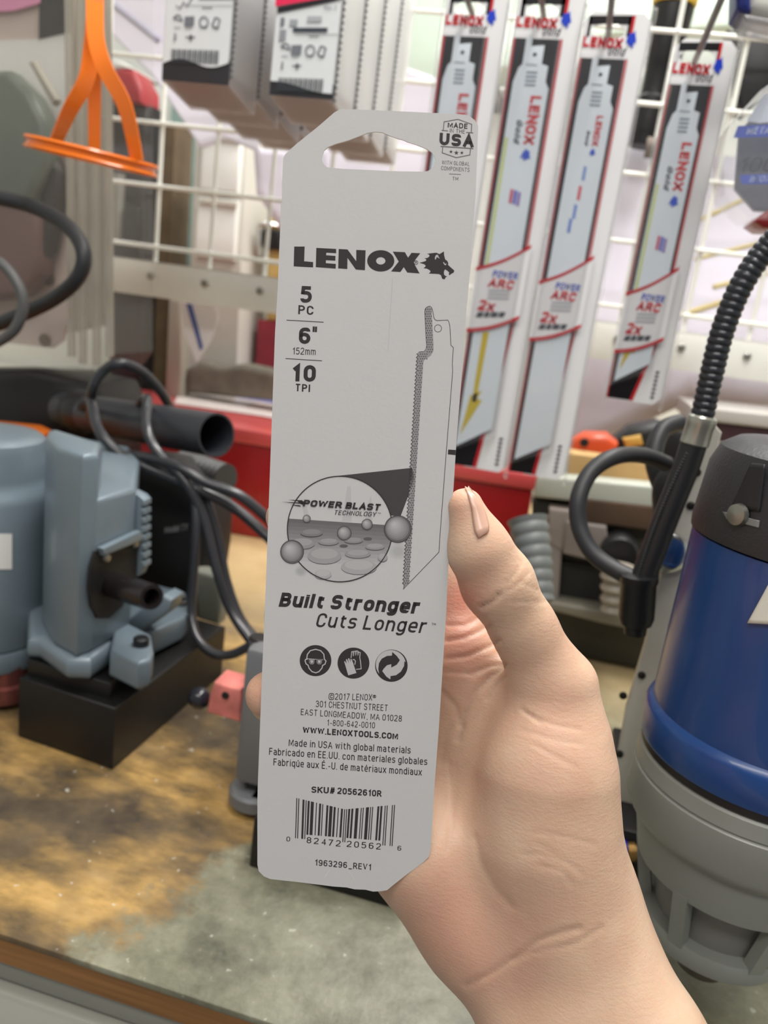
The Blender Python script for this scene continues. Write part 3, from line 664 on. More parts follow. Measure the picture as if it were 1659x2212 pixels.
# ------------------------------------------------------------------ blade packs on hooks
WOLF = [(0, .62), (.12, .55), (.08, .42), (.2, .4), (.18, .2), (.4, .18), (.62, .14), (.75, 0), (.8, .2), (.95, .5), (1, .62), (.9, .7), (.8, .62), (.76, .78), (.82, .86), (.72, 1), (.6, .85), (.3, .84), (.34, .72), (.15, .72), (.2, .64)]
def blade_pack(name_label, Y, xl, xr, logo, top, bottom, ul, ur, ll, lr, tipl, tipr, yellow, small=False):
    X0, X1 = PY(xl[0], xl[1], Y)[0], PY(xr[0], xr[1], Y)[0]; W = X1 - X0
    def zz(y, s=.35):
        z = 1.3
        for _ in range(6):
            u = proj((X0 + W * s, Y, z))[0]; z = PY(u, y, Y)[2]
        return z
    def pt(s, y, off=0.): return np.array([X0 + W * s, Y - off, zz(y, s)])
    zt, zb = zz(top), zz(bottom, .5)
    hz = zz(logo - 26, .35)
    t = thing('hanging_blade_pack', name_label, 'package', (X0 + W / 2, Y, zb), 'saw blade packs hanging on hooks')
    # card with a hang hole
    mb = MB(); r = .006
    out = [(X0 + r, zt), (X1 - r, zt), (X1, zt - r), (X1, zb + r), (X1 - r, zb), (X0 + W * .3, zb), (X0, zb + .006), (X0, zt - r)]
    hc = (X0 + W * .38, hz); ho = [(hc[0] + .0125 * math.cos(a), hc[1] + .0048 * math.sin(a) + .0022 * max(0, math.sin(a)) * (1 - abs(math.cos(a)))) for a in [2 * math.pi * k / 24 for k in range(24)]]
    tr = tessellate_polygon([[Vector((a, b, 0)) for a, b in out], [Vector((a, b, 0)) for a, b in ho]]); al = out + ho; n = len(al)
    mb.add([(a, Y, b) for a, b in al] + [(a, Y + .0007, b) for a, b in al], [list(q) for q in tr] + [[i + n for i in q[::-1]] for q in tr], WHT)
    for base, m in ((0, len(out)), (len(out), len(ho))): mb.add([(a, Y, b) for a, b in al[base:base + m]] + [(a, Y + .0007, b) for a, b in al[base:base + m]], [[i, (i + 1) % m, (i + 1) % m + m, i + m] for i in range(m)], WHT)
    mb.build('card', m_card2, t, 0)
    pr = MB(); o1, o2, o3 = .0003, .0005, .0007
    def poly(pts, col, off): pr.add([pt(s, y, off) for s, y in pts], [list(range(len(pts)))], col)
    hy = logo - 26
    for a, b in ((.06, .38 - .0135 / W), (.38 + .0135 / W, .70)): poly([(a, top + 8), (b, top + 8), (b, logo - 14), (a, logo - 14)], BLK, o1)
    poly([(.06, top + 8), (.70, top + 8), (.70, hy - 14), (.06, hy - 14)], BLK, o1)
    poly([(.70, top + 8), (.745, top + 8), (.745, logo - 14), (.70, logo - 14)], RED, o1)
    poly([(.05, logo + 32), (.70, logo + 36), (.70, lr - 5), (.44, bottom - 4), (.05, bottom - 10)], BLK, o1)
    poly([(.70, logo + 36), (.745, logo + 36), (.745, lr), (.50, bottom - 2), (.44, bottom - 4), (.70, lr - 5)], RED, o2)
    poly([(.02, logo + 32), (.05, logo + 32), (.05, bottom - 10), (.02, bottom - 12)], RED, o2)
    ft(pr, 'LENOX', pt(.03, logo + 8, o3), (W * .60, 0, 0), (0, 0, .0072), 2.7, 0, RED, 2.4, 1.3, 1.2)
    pr.add([np.array([X0 + W * (.66 + .16 * a), Y - o3, zz(logo - 2) + .009 - .0125 * b]) for a, b in WOLF], [list(range(len(WOLF)))], BLUE)
    ft(pr, 'Gold', pt(.43, logo + 26, o3), (W * .27, 0, 0), (0, 0, .0058), 1.6, .25, (90, 88, 92), 2.4, 1.1)
    for k in range(7): poly([(.80, bottom - 66 + k * 9), (.86, bottom - 66 + k * 9), (.86, bottom - 61 + k * 9), (.80, bottom - 61 + k * 9)], (60, 60, 64), o2)
    pr.build('card_print', m_card2, t, 0)
    # the blade
    bl = [(.22, logo + 34), (.31, logo + 32), (.31, logo + 54), (.50, logo + 52), (.50, logo + 92), (.60, logo + 97), (.60, logo + 130), (.66, logo + 146), (.66, tipr), (.10, tipl), (.12, logo + 130), (.17, logo + 100), (.22, logo + 92)]
    blade = MB().prism([pt(s, y, .0045) for s, y in bl], (0, .0013, 0)).build('saw_blade', m_painted, t)
    bp = MB(); ob = .0048
    def bpoly(pts, col): bp.add([pt(s, y, ob) for s, y in pts], [list(range(len(pts)))], col)
    bpoly([(.38 + .03 * math.cos(a), logo + 72 + 4 * math.sin(a)) for a in [2 * math.pi * k / 12 for k in range(12)]], BLK)
    bpoly([(.27, logo + 92), (.44, logo + 94), (.44, logo + 96), (.27, logo + 94)], (110, 118, 130))
    for k in range(4): bpoly([(.30, logo + 108 + k * 9), (.46, logo + 109 + k * 9), (.46, logo + 113 + k * 9), (.30, logo + 112 + k * 9)], (132, 144, 158))
    f = .62 if small else 1.
    dn = zz(logo + 160) - zz(logo + 265)      # the lettering runs down the blade
    ft(bp, 'LENOX', pt(.42 if not small else .44, logo + 160, ob), (0, 0, -dn * f), (W * .16 * f, 0, 0), 2.7, 0, (206, 62, 66), 2.4, 1.3, 1.2)
    ft(bp, 'Gold', pt(.27 if not small else .33, logo + 160 + 52 * f, ob), (0, 0, -dn * .5 * f), (W * .09 * f, 0, 0), 2.2, .25, (70, 74, 84), 2.4, 1.1)
    e0 = pt(.40 if not small else .42, logo + 160 + 112 * f, ob)
    bp.add([e0 + np.array([W * .17 * f * (1 - b), 0, -dn * .26 * f * a]) for a, b in WOLF], [list(range(len(WOLF)))], (52, 84, 200))
    for s0, y0, c in ((.34, 360, (204, 92, 120)), (.40, 362, (104, 116, 200)), (.46, 366, (150, 130, 190))) if not small else ((.38, 268, (130, 158, 210)), (.36, 310, (214, 96, 110)), (.34, 350, (120, 150, 214)), (.30, 380, (110, 140, 210))):
        bpoly([(s0, logo + y0), (s0 + .05, logo + y0 + 2), (s0 + .05, logo + y0 + 32), (s0, logo + y0 + 30)], c)
    if yellow:
        bpoly([(.13, logo + 250), (.18, logo + 250), (.18, ul + 20), (.13, ul + 20)], (206, 216, 150))  # yellow-green reflection along the teeth, put into the print colour
        ym = (ll + tipl) / 2; d = tipl - 24
        bpoly([(.26, ll), (.36, ll), (.33, d - 70), (.26, d - 72)], (206, 182, 40)); bpoly([(.15, d), (.22, d - 84), (.40, d - 96), (.34, d - 78), (.42, d - 74)], (206, 182, 40))
    bp.build('blade_print', m_card2, blade, 0)
    # printed band across
    n = 10; ed = lambda a, b, dy: [(.80 * k / n, a + (b - a) * k / n + dy + 7 * math.sin(math.pi * k / n)) for k in range(n + 1)]
    U, Lw = ed(ul, ur, 0), ed(ll, lr, 0)
    bd = MB(); bd.add([pt(s, y, .0062) for s, y in U + Lw[::-1]] + [pt(s, y, .0056) for s, y in U + Lw[::-1]], [list(range(2 * n + 2)), list(range(4 * n + 3, 2 * n + 1, -1))] + [[i, (i + 1) % (2 * n + 2), (i + 1) % (2 * n + 2) + 2 * n + 2, i + 2 * n + 2] for i in range(2 * n + 2)], WHT)
    def strip(E, h):
        bd.add([pt(s, y, .0065) for s, y in E] + [pt(s, y + h, .0065) for s, y in E], [[i, i + 1, i + n + 2, i + n + 1] for i in range(n)], RED)
    strip(U, 8); strip(Lw, -8)
    o6 = .0066; yb = (ul + ur) / 2
    ft(bd, 'POWER', pt(.27, yb + 45, o6), (W * .40, 0, .0), (0, 0, .0055), 2.2, .2, (70, 90, 196), 2.4, 1.2)
    ft(bd, 'ARC', pt(.22, yb + 66, o6), (W * .42, 0, 0), (0, 0, .0072), 2.7, .2, (206, 52, 64), 2.4, 1.4)
    for k in range(3): bd.add([pt(s, y, o6) for s, y in ((.26, yb + 72 + k * 8), (.60, yb + 74 + k * 8), (.58, yb + 78 + k * 8), (.25, yb + 76 + k * 8))], [[0, 1, 2, 3]], (176, 178, 184))
    ft(bd, '2x', pt(.12, yb + 116, o6), (W * .28, 0, 0), (0, 0, .0088), 2.6, .2, (204, 48, 60), 2.4, 1.5)
    for k, (a, b) in enumerate(((.14, .24), (.26, .34), (.36, .47), (.49, .58))): bd.add([pt(s, y, o6) for s, y in ((a, yb + 120), (b, yb + 121), (b - .03, yb + 132), (a - .03, yb + 131))], [[0, 1, 2, 3]], (70, 72, 82))
    bd.build('printed_band', m_card2, t, 0)
    # clear shell: a raised tray over the blade and a flange round the card
    sh = MB(); a0, a1 = X0 - W * .045, X1 + W * .045; zt2, zb2 = zt + .004, zb - .004
    R0 = [(a0, zt2), (a1, zt2), (a1, zb2), (a0, zb2)]; q = zz(logo + 28)
    R1 = [(X0 + W * .02, q), (X0 + W * .74, q), (X0 + W * .74, zz(tipr + 16, .7)), (X0 + W * .02, zz(tipl + 14, .1))]; R2 = [(X0 + W * .06, q - .004), (X0 + W * .70, q - .004), (X0 + W * .70, zz(tipr + 8, .7)), (X0 + W * .06, zz(tipl + 6, .1))]
    vs = [(x, Y - .0012, z) for x, z in R0] + [(x, Y - .0014, z) for x, z in R1] + [(x, Y - .012, z) for x, z in R2]
    # the flange is left open round the hang hole
    sh.add(vs, [[4, 5, 9, 8], [5, 6, 10, 9], [6, 7, 11, 10], [7, 4, 8, 11], [8, 9, 10, 11]])
    for (x0, x1) in ((a0, X0 + W * .02), (X1 - W * .02, a1)): sh.span((x0, Y - .004, zb2), (x1, Y + .003, zt2), .0015)
    sh.build('clear_blister', m_film, t, 30)
    return t, (X0 + W * .38, hz)
def hook(X, z, y_front, label, y_back=None):
    G_ = gy(X); t = thing('display_hook', label, 'hook', (X, G_, z), 'grid hooks')
    zc = z + .0018
    MB().tube([(X, G_ - .004, zc), (X, y_front, zc), (X, y_front - .012, zc + .008)], .0023, 10, 4).build('prong', m_steel, t)
    MB().span((X - .013, G_ - .0085, zc - .012), (X + .013, G_ - .006, zc + .01), .001).tube([(X, G_ - .007, zc + .006), (X, G_ - .003, zc + .014), (X, G_ + .006, zc + .012)], .002, 8, 3).build('back_plate', m_steel, t)
    return t
PACKS = [
 ('blade pack hanging first from the held card, mostly hidden behind it', .690, (952, 100), (1088, 100), 45, -20, 1003, 575, 530, 715, 690, 955, 925, False, False),
 ('blade pack hanging second along, yellow arrow on its blade and reaching the red box', .685, (1104, 100), (1252, 100), 50, -20, 1012, 578, 530, 717, 690, 962, 925, True, False),
 ('blade pack hanging third along with small lettering and a plain white lower blade', .68, (1254, 100), (1399, 100), 93, 26, 1028, 607, 553, 737, 708, 990, 958, False, True),
 ('shorter blade pack hanging apart beside the black hose, dark lower end', .67, (1455, 120), (1592, 120), 150, 84, 868, 632, 577, 762, 736, 822, 785, True, False)]
ORD = ['first', 'second', 'third', 'shorter']
for a, nm in zip(PACKS, ORD):
    t, (hx, hz) = blade_pack(*a)
    hook(hx, hz, a[1] - .11, 'steel prong hook carrying the %s blade pack from the card' % nm if nm != 'shorter' else 'steel prong hook carrying the shorter blade pack by the hose')
# ------------------------------------------------------------------ helpers for standing shapes
def pxy(u, y, v=1200): q = PY(u, v, y); return (q[0], q[1])
def upright(mb, plan, z0, z1, bev=0.): return mb.prism([(a, b, z0) for a, b in plan], (0, 0, z1 - z0), None, bev)
def zpy(u, v, y): return PY(u, v, y)[2]
def onplane(u, v, p, n, off=0.):
    r = ray(u, v); n = np.asarray(n, float); return CAM + r * (((np.asarray(p) + n * off - CAM) @ n) / (r @ n))
def dense(path, n):
    path = [np.asarray(p, float) for p in path]; q = []
    for i in range(len(path) - 1):
        p0 = path[max(i - 1, 0)]; p1 = path[i]; p2 = path[i + 1]; p3 = path[min(i + 2, len(path) - 1)]
        for k in range(40):
            t = k / 40; q.append(.5 * (2 * p1 + (p2 - p0) * t + (2 * p0 - 5 * p1 + 4 * p2 - p3) * t * t + (3 * p1 - p0 - 3 * p2 + p3) * t ** 3))
    q.append(path[-1]); q = np.array(q); d = np.r_[0, np.cumsum(np.linalg.norm(np.diff(q, axis=0), axis=1))]
    s = np.linspace(0, d[-1], n); return [np.array([np.interp(x, d, q[:, k]) for k in range(3)]) for x in s]
def ribbed(mb, path, r0, r1, pitch, depth, n=16):
    L = sum(np.linalg.norm(np.subtract(a, b)) for a, b in zip(path[1:], path[:-1])); k = max(4, int(L / pitch)) * 4
    pts = dense(path, k + 1); rs = [(r0 + (r1 - r0) * i / k) * (1 - depth * (0, .35, 1, .35)[i % 4]) for i in range(k + 1)]
    return mb.tube(pts, rs, n, 1)
def cable(name, label, px, r, m, group=None, cat='cable', n=12):
    """px: (u, v, Y)"""
    t = MB().tube([PY(u, v, y) for u, v, y in px], r, n, 8).build(name, m)
    return tag(t, label, cat, group)
m_grey = mat('grey_casting', (112, 126, 136), .38, .15, var=.04, vscale=30, bump=.06, bscale=600, coat=.15)
m_dgrey = mat('dark_grey_plastic', (20, 20, 22), .45, bump=.12, bscale=500)
m_brass = mat('brass', (176, 140, 84), .35, .7)
m_orange = mat('orange_plastic', (240, 122, 36), .25, coat=.3)

# ------------------------------------------------------------------ red box under the grid, with a price sheet on top
RA = math.radians(4); rx1 = PY(1152, 1060, .985)[0]; zr = PY(400, 903, .965)[2]
red = thing('red_storage_box', 'long dark red metal box standing at the back of the bench under the grid', 'box', (-.35, .97, BZ))
rR = rotz(RA); c0 = np.array([rx1, .990, 0])
def rbox(mb, x0, x1, y0, y1, z0, z1, bev=0.): return mb.box(c0 + rR @ np.array([(x0 + x1) / 2, (y0 + y1) / 2, 0]) + np.array([0, 0, (z0 + z1) / 2]), (x1 - x0, y1 - y0, z1 - z0), rR, bev)
m_red = mat('red_enamel', (150, 24, 28), .35, var=.06, vscale=10, coat=.2)
mb = MB(); rbox(mb, -.75, 0, 0, .20, BZ, zr - .02, .004); mb.build('body', m_red, red)
mb = MB(); rbox(mb, -.753, .003, -.004, .203, zr - .02, zr, .004); mb.build('lid', mat('red_enamel_lit', (206, 82, 84), .3, coat=.3), red)  # paler red puts the bright light on top into the lid colour
mb = MB(); q = [PZ(u, v, zr + .0012) for u, v in ((386, 850), (436, 842), (560, 858), (640, 872), (640, 912), (560, 898), (376, 872))]
mb.prism(q, (0, 0, .0006), (228, 216, 212)); q = [PZ(u, v, zr + .0021) for u, v in ((436, 843), (560, 859), (640, 873), (640, 880), (560, 866), (430, 848))]; mb.add(q, [list(range(6))], (120, 130, 200))
tag(mb.build('price_sheet', m_card2, None, 0), 'white paper sheet with a blue stripe lying on the red box lid', 'paper')

# ------------------------------------------------------------------ clutter on the shelf side of the grid
def slab_thing(name, label, cat, px, y, th, m, bev=.0, group=None):
    mb = MB().slab(px, y, th, None, bev); return tag(mb.build(name, m), label, cat, group)
m_lav = mat('lavender_paper', (224, 220, 236), .7, var=.03, vscale=6)
m_wht = mat('white_paint_metal', (226, 226, 220), .4)
def sheet(name, label, px, y, bow, lines=()):
    """a hanging sheet of paper, gently bowed"""
    mb = MB(); us = [p[0] for p in px]; vs = [p[1] for p in px]; w_ = max(us) - min(us)
    loop = [Vector((u, v, 0)) for u, v in px]; pts = []
    n = len(px)
    def bw(u, v): return y + bow * math.sin(math.pi * (u - min(us)) / w_) + bow * .5 * math.sin((v - min(vs)) / 90.)
    bm = bmesh.new(); vv = [bm.verts.new((u, v, 0)) for u, v in px]; bm.faces.new(vv)
    bmesh.ops.triangulate(bm, faces=bm.faces[:])
    for _ in range(3): bmesh.ops.subdivide_edges(bm, edges=bm.edges[:], cuts=1, use_grid_fill=True)
    bm.verts.index_update()
    mb.add([PY(v.co.x, v.co.y, bw(v.co.x, v.co.y)) for v in bm.verts], [[v.index for v in f.verts] for f in bm.faces], (234, 230, 244)); bm.free()
    for L in lines:
        a, b = np.array(L[0], float), np.array(L[1], float); d = (b - a) / np.linalg.norm(b - a); nn = np.array([-d[1], d[0]]) * L[2] / 2
        q = [a + (b - a) * k / 12 for k in range(13)]
        mb.add([PY(*(p + s_ * nn), bw(*p) - .0015) for p in q for s_ in (1, -1)], [[2 * k, 2 * k + 1, 2 * k + 3, 2 * k + 2] for k in range(12)], L[3])
    o = mb.build(name, m_card3, None, 60); so = o.modifiers.new('thickness', 'SOLIDIFY'); so.thickness = .0004
    return tag(o, label, 'paper')
m_card3 = printed('matt_paper', .75)
YEL = (220, 204, 150)
sheet('paper_sheet', 'big lavender sheet with yellow tape lines hung behind the grid beside the shorter pack',
      [(1150, 640), (1200, 335), (1330, 318), (1480, 330), (1740, 350), (1740, 900), (1490, 868), (1228, 985), (1120, 1000)], 1.06, .02,
      [((1500, 480), (1640, 415), 9, YEL), ((1540, 620), (1660, 590), 10, YEL), ((1440, 690), (1600, 640), 12, YEL), ((1500, 560), (1659, 520), 8, YEL)])
sheet('paper_sheet', 'lavender paper strip running aslant behind the grid below the left sleeve packs', [(222, -40), (372, -40), (372, 150), (430, 225), (560, 262), (560, 330), (490, 300), (436, 322), (330, 165), (222, 55)], 1.03, .01, [((240, 5), (345, 88), 13, (186, 184, 204))])
sheet('paper_sheet', 'small lavender paper corner behind the grid left of the held card', [(548, 320), (680, 335), (680, 520), (606, 495), (555, 420)], 1.08, .006)
sheet('paper_sheet', 'pale sheet standing in for bright glare behind the grid, between sleeve packs and blade packs', [(836, 130), (960, 175), (1010, 120), (1010, 420), (700, 400), (690, 330), (840, 250)], 1.10, .01)  # sheet added in place of the white glare here
du = thing('drawer_unit', 'white drawer unit with two plain fronts behind the grid', 'drawer unit', PY(475, 640, 1.2))
MB().slab([(424, 274), (532, 287), (494, 1120), (388, 1100)], 1.2, .12).build('carcass', mat('drawer_carcass', (212, 210, 202), .5), du)
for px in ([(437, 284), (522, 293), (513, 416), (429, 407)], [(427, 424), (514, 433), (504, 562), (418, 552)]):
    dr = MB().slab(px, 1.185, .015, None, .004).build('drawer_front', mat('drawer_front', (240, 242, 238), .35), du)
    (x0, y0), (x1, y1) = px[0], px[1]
    MB().slab([(x0 + 4, y0 + 2), (x1 - 3, y1 + 2), (x1 - 5, y1 + 15), (x0 + 2, y0 + 15)], 1.178, .007, None, .002).build('rim_shade_strip', mat('rim_shade', (204, 200, 190), .5), dr)  # greyer strip paints the shade under the drawer rim
slab_thing('wooden_post', 'brown upright wooden post behind the grid left of the teal panel', 'post', [(322, 262), (382, 268), (346, 1100), (290, 1100)], 1.28, .06, mat('old_wood', (112, 94, 72), .7, var=.25, vscale=14), .004)
slab_thing('teal_panel', 'dull teal panel between the wooden post and the white drawers', 'panel', [(372, 150), (480, 165), (440, 1100), (340, 1100)], 1.46, .02, mat('teal_paint', (134, 158, 152), .5, var=.08), .002)
rc = thing('dust_collector', 'dark appliance with a red hood behind the grid beside the clear tool case', 'appliance', PY(280, 560, 1.16))
MB().slab([(238, 216), (322, 226), (318, 300), (292, 1100), (226, 1100)], 1.17, .05, None, .01).build('body', mat('dark_appliance', (34, 31, 35), .4), rc)
MB().slab([(236, 170), (250, 146), (285, 148), (304, 186), (304, 222), (236, 218)], 1.155, .06, None, .008).build('hood', mat('red_hood', (164, 26, 42), .4), rc)
MB().slab([(234, 124), (262, 132), (286, 148), (250, 147), (236, 162)], 1.16, .09, None, .004).build('cap', m_wht, rc)
MB().slab([(242, 372), (262, 374), (256, 520), (238, 518)], 1.158, .02, None, .003).build('grey_strip', mat('strip_grey', (128, 128, 120), .5), rc)
MB().slab([(268, 444), (300, 448), (296, 540), (262, 538)], 1.16, .02, None, .003).build('black_panel', m_black, rc)
yb = thing('yellow_case', 'mustard yellow case with black and chrome fittings behind the grid', 'case', PY(600, 690, 1.25))
MB().slab([(578, 446), (640, 470), (640, 698), (574, 692)], 1.25, .06, None, .006).build('body', mat('mustard', (196, 166, 98), .5, var=.08), yb)
MB().slab([(568, 490), (606, 496), (604, 540), (572, 538), (556, 520)], 1.237, .02, None, .005).build('black_fitting', m_black, yb)
MB().tube([PY(562, 552, 1.243), PY(560, 492, 1.236), PY(570, 484, 1.236), PY(605, 488, 1.243)], .004, 10, 6).build('chrome_handle', mat('chrome', (220, 220, 220), .15, 1), yb)
slab_thing('cardboard_stack', 'dark brown cartons stacked under the grid rail behind the hanging tag', 'carton', [(236, 560), (700, 640), (700, 1120), (236, 1120)], 1.37, .08, mat('dark_carton', (74, 62, 52), .8, var=.3, vscale=16), .004)
slab_thing('blue_white_carton', 'small white and grey carton behind the clear tool case under the rail', 'carton', [(240, 630), (312, 640), (290, 1100), (226, 1100)], 1.30, .05, mat('pale_carton', (176, 182, 192), .6, var=.12, vscale=40), .004)
slab_thing('clear_bottle', 'pale grey plastic tube standing on the red box beside the wooden post', 'tube', [(362, 640), (396, 646), (392, 886), (380, 890), (352, 884)], 1.12, .03, mat('bottle_grey', (158, 152, 140), .4), .008)
sw = thing('hanging_tag', 'white paper kite tag with a blue stripe hanging below the grid rail', 'tag', PY(425, 782, 1.0))
MB().slab([(390, 652), (466, 664), (470, 690), (455, 738), (425, 784), (398, 720)], 1.0, .0008).build('paper', mat('tag_paper', (240, 242, 246), .6), sw)
MB().slab([(402, 655), (414, 657), (438, 750), (432, 758)], .999, .0006).build('stripe', mat('tag_blue', (74, 96, 168), .6), sw)
slab_thing('tan_carton', 'narrow tan carton under the rail right of the hanging tag', 'carton', [(462, 672), (494, 678), (472, 1100), (440, 1100)], 1.325, .04, mat('tan_card', (186, 150, 92), .7, var=.1), .003)
slab_thing('red_carton', 'dull crimson carton under the rail left of the held card', 'carton', [(556, 690), (640, 700), (616, 1100), (532, 1100)], 1.25, .06, mat('crimson', (140, 40, 54), .6, var=.15), .003)
slab_thing('grey_sack', 'crumpled grey sack lying on the shelf behind the price sheet', 'sack', [(396, 800), (430, 778), (470, 792), (520, 786), (640, 812), (640, 872), (400, 850)], 1.13, .05, mat('sacking', (112, 106, 94), .85, var=.25, vscale=30, bump=.6, bscale=60), .012)
# things behind the grid on the other side
bt = thing('black_torch', 'long black tapered tool with a yellow collar hanging behind the grid', 'tool', PY(1392, 318, 1.02))
a, b_ = PY(1388, 318, 1.04), PY(1456, 14, 1.04); L_ = np.linalg.norm(b_ - a); k_ = 1.0 / F
MB().lathe([(.017, 0), (.0185, .004), (.019, L_ * .35), (.0165, L_ * .37), (.0165, L_ * .55), (.021, L_ * .62), (.023, L_ * .98), (.021, L_)], a, b_ - a, 28).build('body', m_black, bt)
MB().lathe([(.0235, L_), (.0245, L_ + .003), (.0245, L_ + .016), (.0235, L_ + .02)], a, b_ - a, 28).build('collar', mat('yellow_collar', (214, 176, 60), .5), bt)
slab_thing('black_holster', 'black holster hanging behind the grid above the round clear case', 'holster', [(1572, 60), (1690, 70), (1690, 160), (1655, 200), (1612, 245), (1596, 238), (1588, 150)], 1.03, .04, m_black, .006)
slab_thing('mint_cabinet', 'pale mint wall cupboard high behind the grid', 'cupboard', [(760, -120), (1750, -30), (1750, 45), (1320, 75), (990, 175), (760, 170)], 1.40, .08, mat('mint_paint', (206, 222, 208), .5), .004)

# ------------------------------------------------------------------ clear tool case on the far end
tc = thing('clear_tool_case', 'tall clear plastic clamshell tool case with orange hanger in front of its edge', 'package', PY(60, 800, .72))
shell = [(-140, -80), (232, -80), (238, 500), (240, 765), (222, 792), (190, 800), (130, 798), (-140, 770)]
def film_prism(mb, px, y0, y1):
    n = len(px); A = [PY(u, v, y0) for u, v in px]; B = [q + np.array([0, y1 - y0, 0]) for q in A]
    return mb.add(A + B, [list(range(n))] + [[i, i + n, (i + 1) % n + n, (i + 1) % n] for i in range(n)])
film_prism(MB(), shell, .705, .785).build('clear_shell', film('case_clear', (220, 216, 206), .10, .08, .12), tc, 25)
for u0, v1 in ((152, 770), (176, 786), (206, 790), (234, 770)):
    MB().tube([PY(u0 - 4, -80, .704), PY(u0, 300, .704), PY(u0 + 3, v1, .704)], .0042, 10, 4).build('moulded_rib', film('rib_plastic', (206, 200, 186), .5, .16, .2), tc)
ins = MB().slab([(-140, -80), (158, -80), (152, 300), (146, 690), (136, 735), (112, 752), (-140, 722)], .775, .004).build('insert_card', mat('insert_card', (204, 186, 176), .5, var=.06, vscale=8), tc)
MB().slab([(158, -80), (236, -80), (240, 700), (150, 720)], .782, .002).build('back_flange', mat('frosted_back', (176, 170, 154), .4, var=.1, vscale=20), tc)
MB().slab([(-140, -80), (88, -80), (86, 6), (30, 22), (-140, 34)], .770, .003).build('pink_label', mat('pink_print', (232, 150, 188), .5), ins)
MB().slab([(84, -80), (160, -80), (150, 68), (84, 84)], .771, .003).build('black_label', m_black, ins)
MB().slab([(-140, 92), (84, 84), (150, 68), (140, 320), (96, 330), (-140, 330)], .772, .002).build('white_label', mat('insert_white', (214, 212, 206), .5), ins)
for u, v in ((98, 734), (107, 604), (92, 566)): MB().lathe([(.0001, 0), (.0062, .0005), (.0068, .002)], PY(u, v, .773), (0, -1, 0), 16).build('stud', mat('stud_brown', (112, 94, 80), .5), ins)
tl = MB().slab([(-140, 150), (14, 148), (62, 196), (96, 270), (96, 350), (62, 430), (-140, 440)], .735, .03, None, .008).build('boxed_tool', mat('tool_green_grey', (98, 106, 96), .4, var=.08), tc)
MB().slab([(-140, 430), (60, 420), (84, 452), (82, 590), (40, 640), (-140, 660)], .742, .03, None, .008).build('tool_handle', mat('tool_brown', (112, 84, 80), .45, var=.1), tl)
MB().slab([(84, 330), (114, 338), (130, 372), (118, 470), (104, 540), (86, 566)], .75, .02, None, .005).build('tool_trigger', mat('tool_dark', (50, 42, 40), .4), tl)
MB().slab([(60, 134), (72, 130), (122, 214), (112, 226)], .73, .01, None, .002).build('tool_rod', mat('rod_grey', (160, 156, 142), .35), tl)

# ------------------------------------------------------------------ orange hanger
oh = thing('orange_hanger', 'orange plastic hanging ring on three straps at the clear case edge', 'hanger', PY(200, 340, .615))
OC = PY(200, 338, .615); e1 = PY(322, 366, .615) - PY(78, 310, .615); R1 = np.linalg.norm(e1) / 2; e1 /= np.linalg.norm(e1)
view = (OC - CAM) / np.linalg.norm(OC - CAM); ax_ = np.cross(e1, view); ax_ /= np.linalg.norm(ax_); ax_ = ax_ if ax_[2] > 0 else -ax_
ax_ = ax_ * math.cos(.02) + np.cross(ax_, e1) * math.sin(.02)
MB().lathe([(R1 - .008, -.0045), (R1 - .001, -.005), (R1, -.0035), (R1 - .0022, -.001), (R1 - .0022, .0006), (R1, .003), (R1 - .001, .0048), (R1 - .008, .0045)], OC, ax_, 56, close=True).build('ring', m_orange, oh)
def strap(px, wid, th, tw, y=.615):
    pts = dense([PY(u, v, yy) for u, v, yy in px], 25); n = len(pts); vs = []; fs = []
    for i, p in enumerate(pts):
        t = pts[min(i + 1, n - 1)] - pts[max(i - 1, 0)]; t /= np.linalg.norm(t); a = np.cross(t, view); a /= np.linalg.norm(a); b = np.cross(t, a)
        f = i / (n - 1); ang = tw[0] * (1 - f) + tw[1] * f; w_ = (wid[0] * (1 - f) + wid[1] * f) / 2
        x = a * math.cos(ang) + b * math.sin(ang); yv = np.cross(t, x)
        vs += [p + x * w_ + yv * th, p - x * w_ + yv * th, p - x * w_ - yv * th, p + x * w_ - yv * th]
    for i in range(n - 1):
        for k in range(4): fs.append([4 * i + k, 4 * i + (k + 1) % 4, 4 * i + 4 + (k + 1) % 4, 4 * i + 4 + k])
    fs += [[0, 1, 2, 3], [4 * n - 1, 4 * n - 2, 4 * n - 3, 4 * n - 4]]
    return MB().add(vs, fs)
strap([(207, -260, .613), (207, -60, .613), (206, 40, .613), (204, 180, .635), (204, 322, .645)], (.014, .0095), .0006, (0, 0)).build('strap', m_orange, oh)
strap([(207, 0, .609), (197, 110, .605), (185, 175, .600), (150, 240, .597), (116, 318, .605)], (.012, .0125), .0006, (.2, -.9)).build('strap', m_orange, oh)
strap([(205, 0, .609), (208, 85, .597), (228, 150, .590), (270, 230, .590), (296, 346, .600)], (.013, .0125), .0006, (.1, .8)).build('strap', m_orange, oh)

